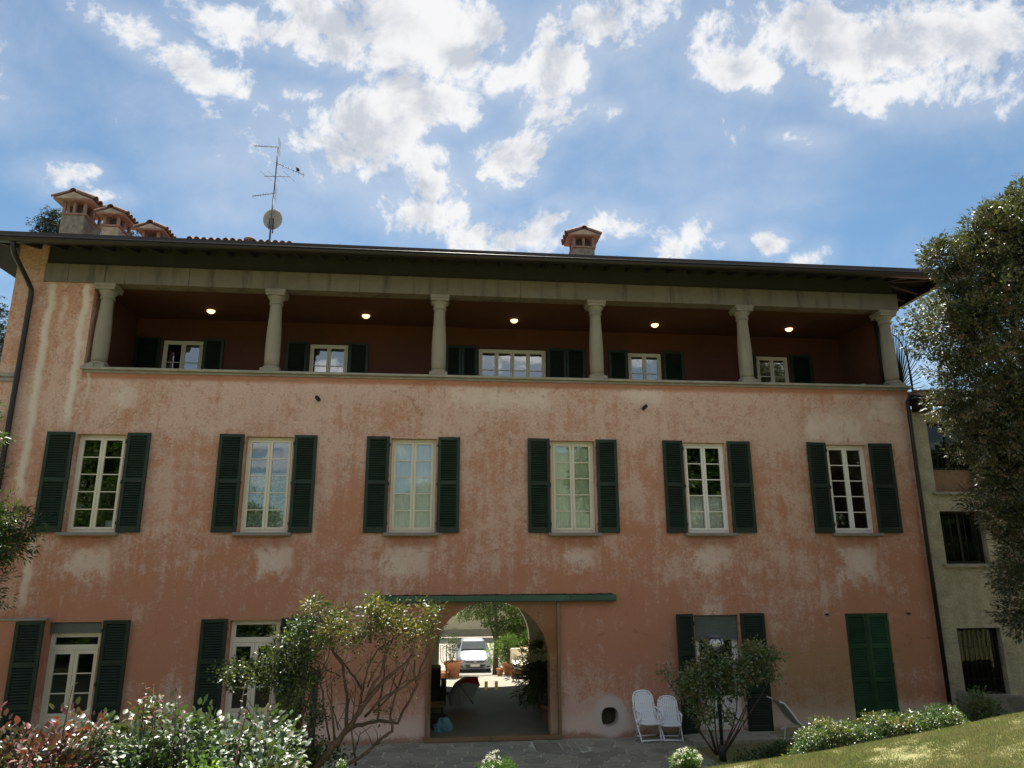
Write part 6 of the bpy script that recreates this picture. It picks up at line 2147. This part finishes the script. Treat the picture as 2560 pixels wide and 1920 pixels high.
for k, (x, y, s_) in enumerate([(-11.0, -8.5, .27), (-12.5, -10.5, .33), (-9.8, -11.5, .26), (-14.0, -13.5, .4), (-7.6, -13.5, .24), (26, -16, .7), (32, -20, .8), (-10.5, -6.6, .2), (-11.6, -7.4, .24), (-9.6, -6.3, .17), (-5.9, -6.9, .15), (-6.3, -8.3, .2), (-5.35, -6.3, .12), (17.0, -5.6, .2), (19.0, -7.6, .3), (18.2, -6.8, .2), (20, -8, .26)]):
    c = copy_tree(gt)
    c.location = (x, y, float(ground_z(x, y)) - 1.2 * s_ - .4); c.scale = (s_ * 1.3, s_ * 1.3, s_); c.rotation_euler = (0, 0, k * 1.7)
    c['label'] = 'leafy bush beside the photographer, mirrored in the ground floor panes'
    c['group'] = 'bushes beside the photographer'
for k, (x, y) in enumerate([(.6, -9.0), (1.7, -9.2), (2.8, -9.5), (-.4, -9.3)]):
    zt = float(aty(1280, 1920, y)[2]) - .16
    small_plant('bed_shrub', (x, y, zt - .28), (.62, .35, .26), 260, 9, .06, .03, M['leaf_dark'], 'low shrub of the bed below the picture, mirrored in the glass door', 'shrub', group='shrubs of the near bed')

# curtains and a lamp behind the first-floor windows
def tagc(o, lab): tag(o, lab, 'curtain', 'curtains behind the upper windows')
a, b_ = FW[1]; tagc(reveal_backing(a + .05, b_ - .05, WZ0, WZ0 + 1.34, M['lace'], .235, 'lace_curtain'), 'patterned lace half curtain in the second window from the left')
a, b_ = FW[2]; tagc(reveal_backing(a + .05, b_ - .05, WZ0, WZ1, M['curtain'], .235, 'curtain'), 'full white curtain in the third window from the left')
a, b_ = FW[3]; tagc(reveal_backing(a + .05, b_ - .05, WZ0, WZ1, M['curtain_green'], .235, 'curtain'), 'full pale green curtain in the fourth window from the left')
a, b_ = FW[4]; tagc(reveal_backing(a + .05, b_ - .05, WZ0, WZ0 + .88, M['curtain'], .235, 'curtain', .012, 9), 'short white curtain over the lower panes of the fifth window')
a, b_ = FW[0]
ls_ = empty('table_lamp', (b_ - .28, .55, WZ0 - .1), 'grey drum lampshade behind the lowest pane of the leftmost window', 'lamp')
MB().lathe([(.17, 0), (.15, .24)], (b_ - .28, .55, WZ0 + .03), 20, cap=False).build('shade', M['curtain'], ls_)
MB().tube([(b_ - .28, .55, WZ0 - .75), (b_ - .28, .55, WZ0 + .1)], .02, 8).build('stand', M['dark'], ls_)
MB().box(b_ - .6, b_ - .02, .38, .85, WZ0 - .80, WZ0 - .76).box(b_ - .58, b_ - .54, .4, .44, 3.6, WZ0 - .8).box(b_ - .08, b_ - .04, .4, .44, 3.6, WZ0 - .8).build('side_table', M['wood'], ls_)

for o in bpy.data.objects:
    if o.parent is not None and o.name.split('.')[0] in ('foliage', 'stems', 'young_shoots', 'flower_heads', 'limbs', 'canes', 'shutter_slats', 'flashing', 'lightning_wire'):
        o['kind'] = 'stuff'
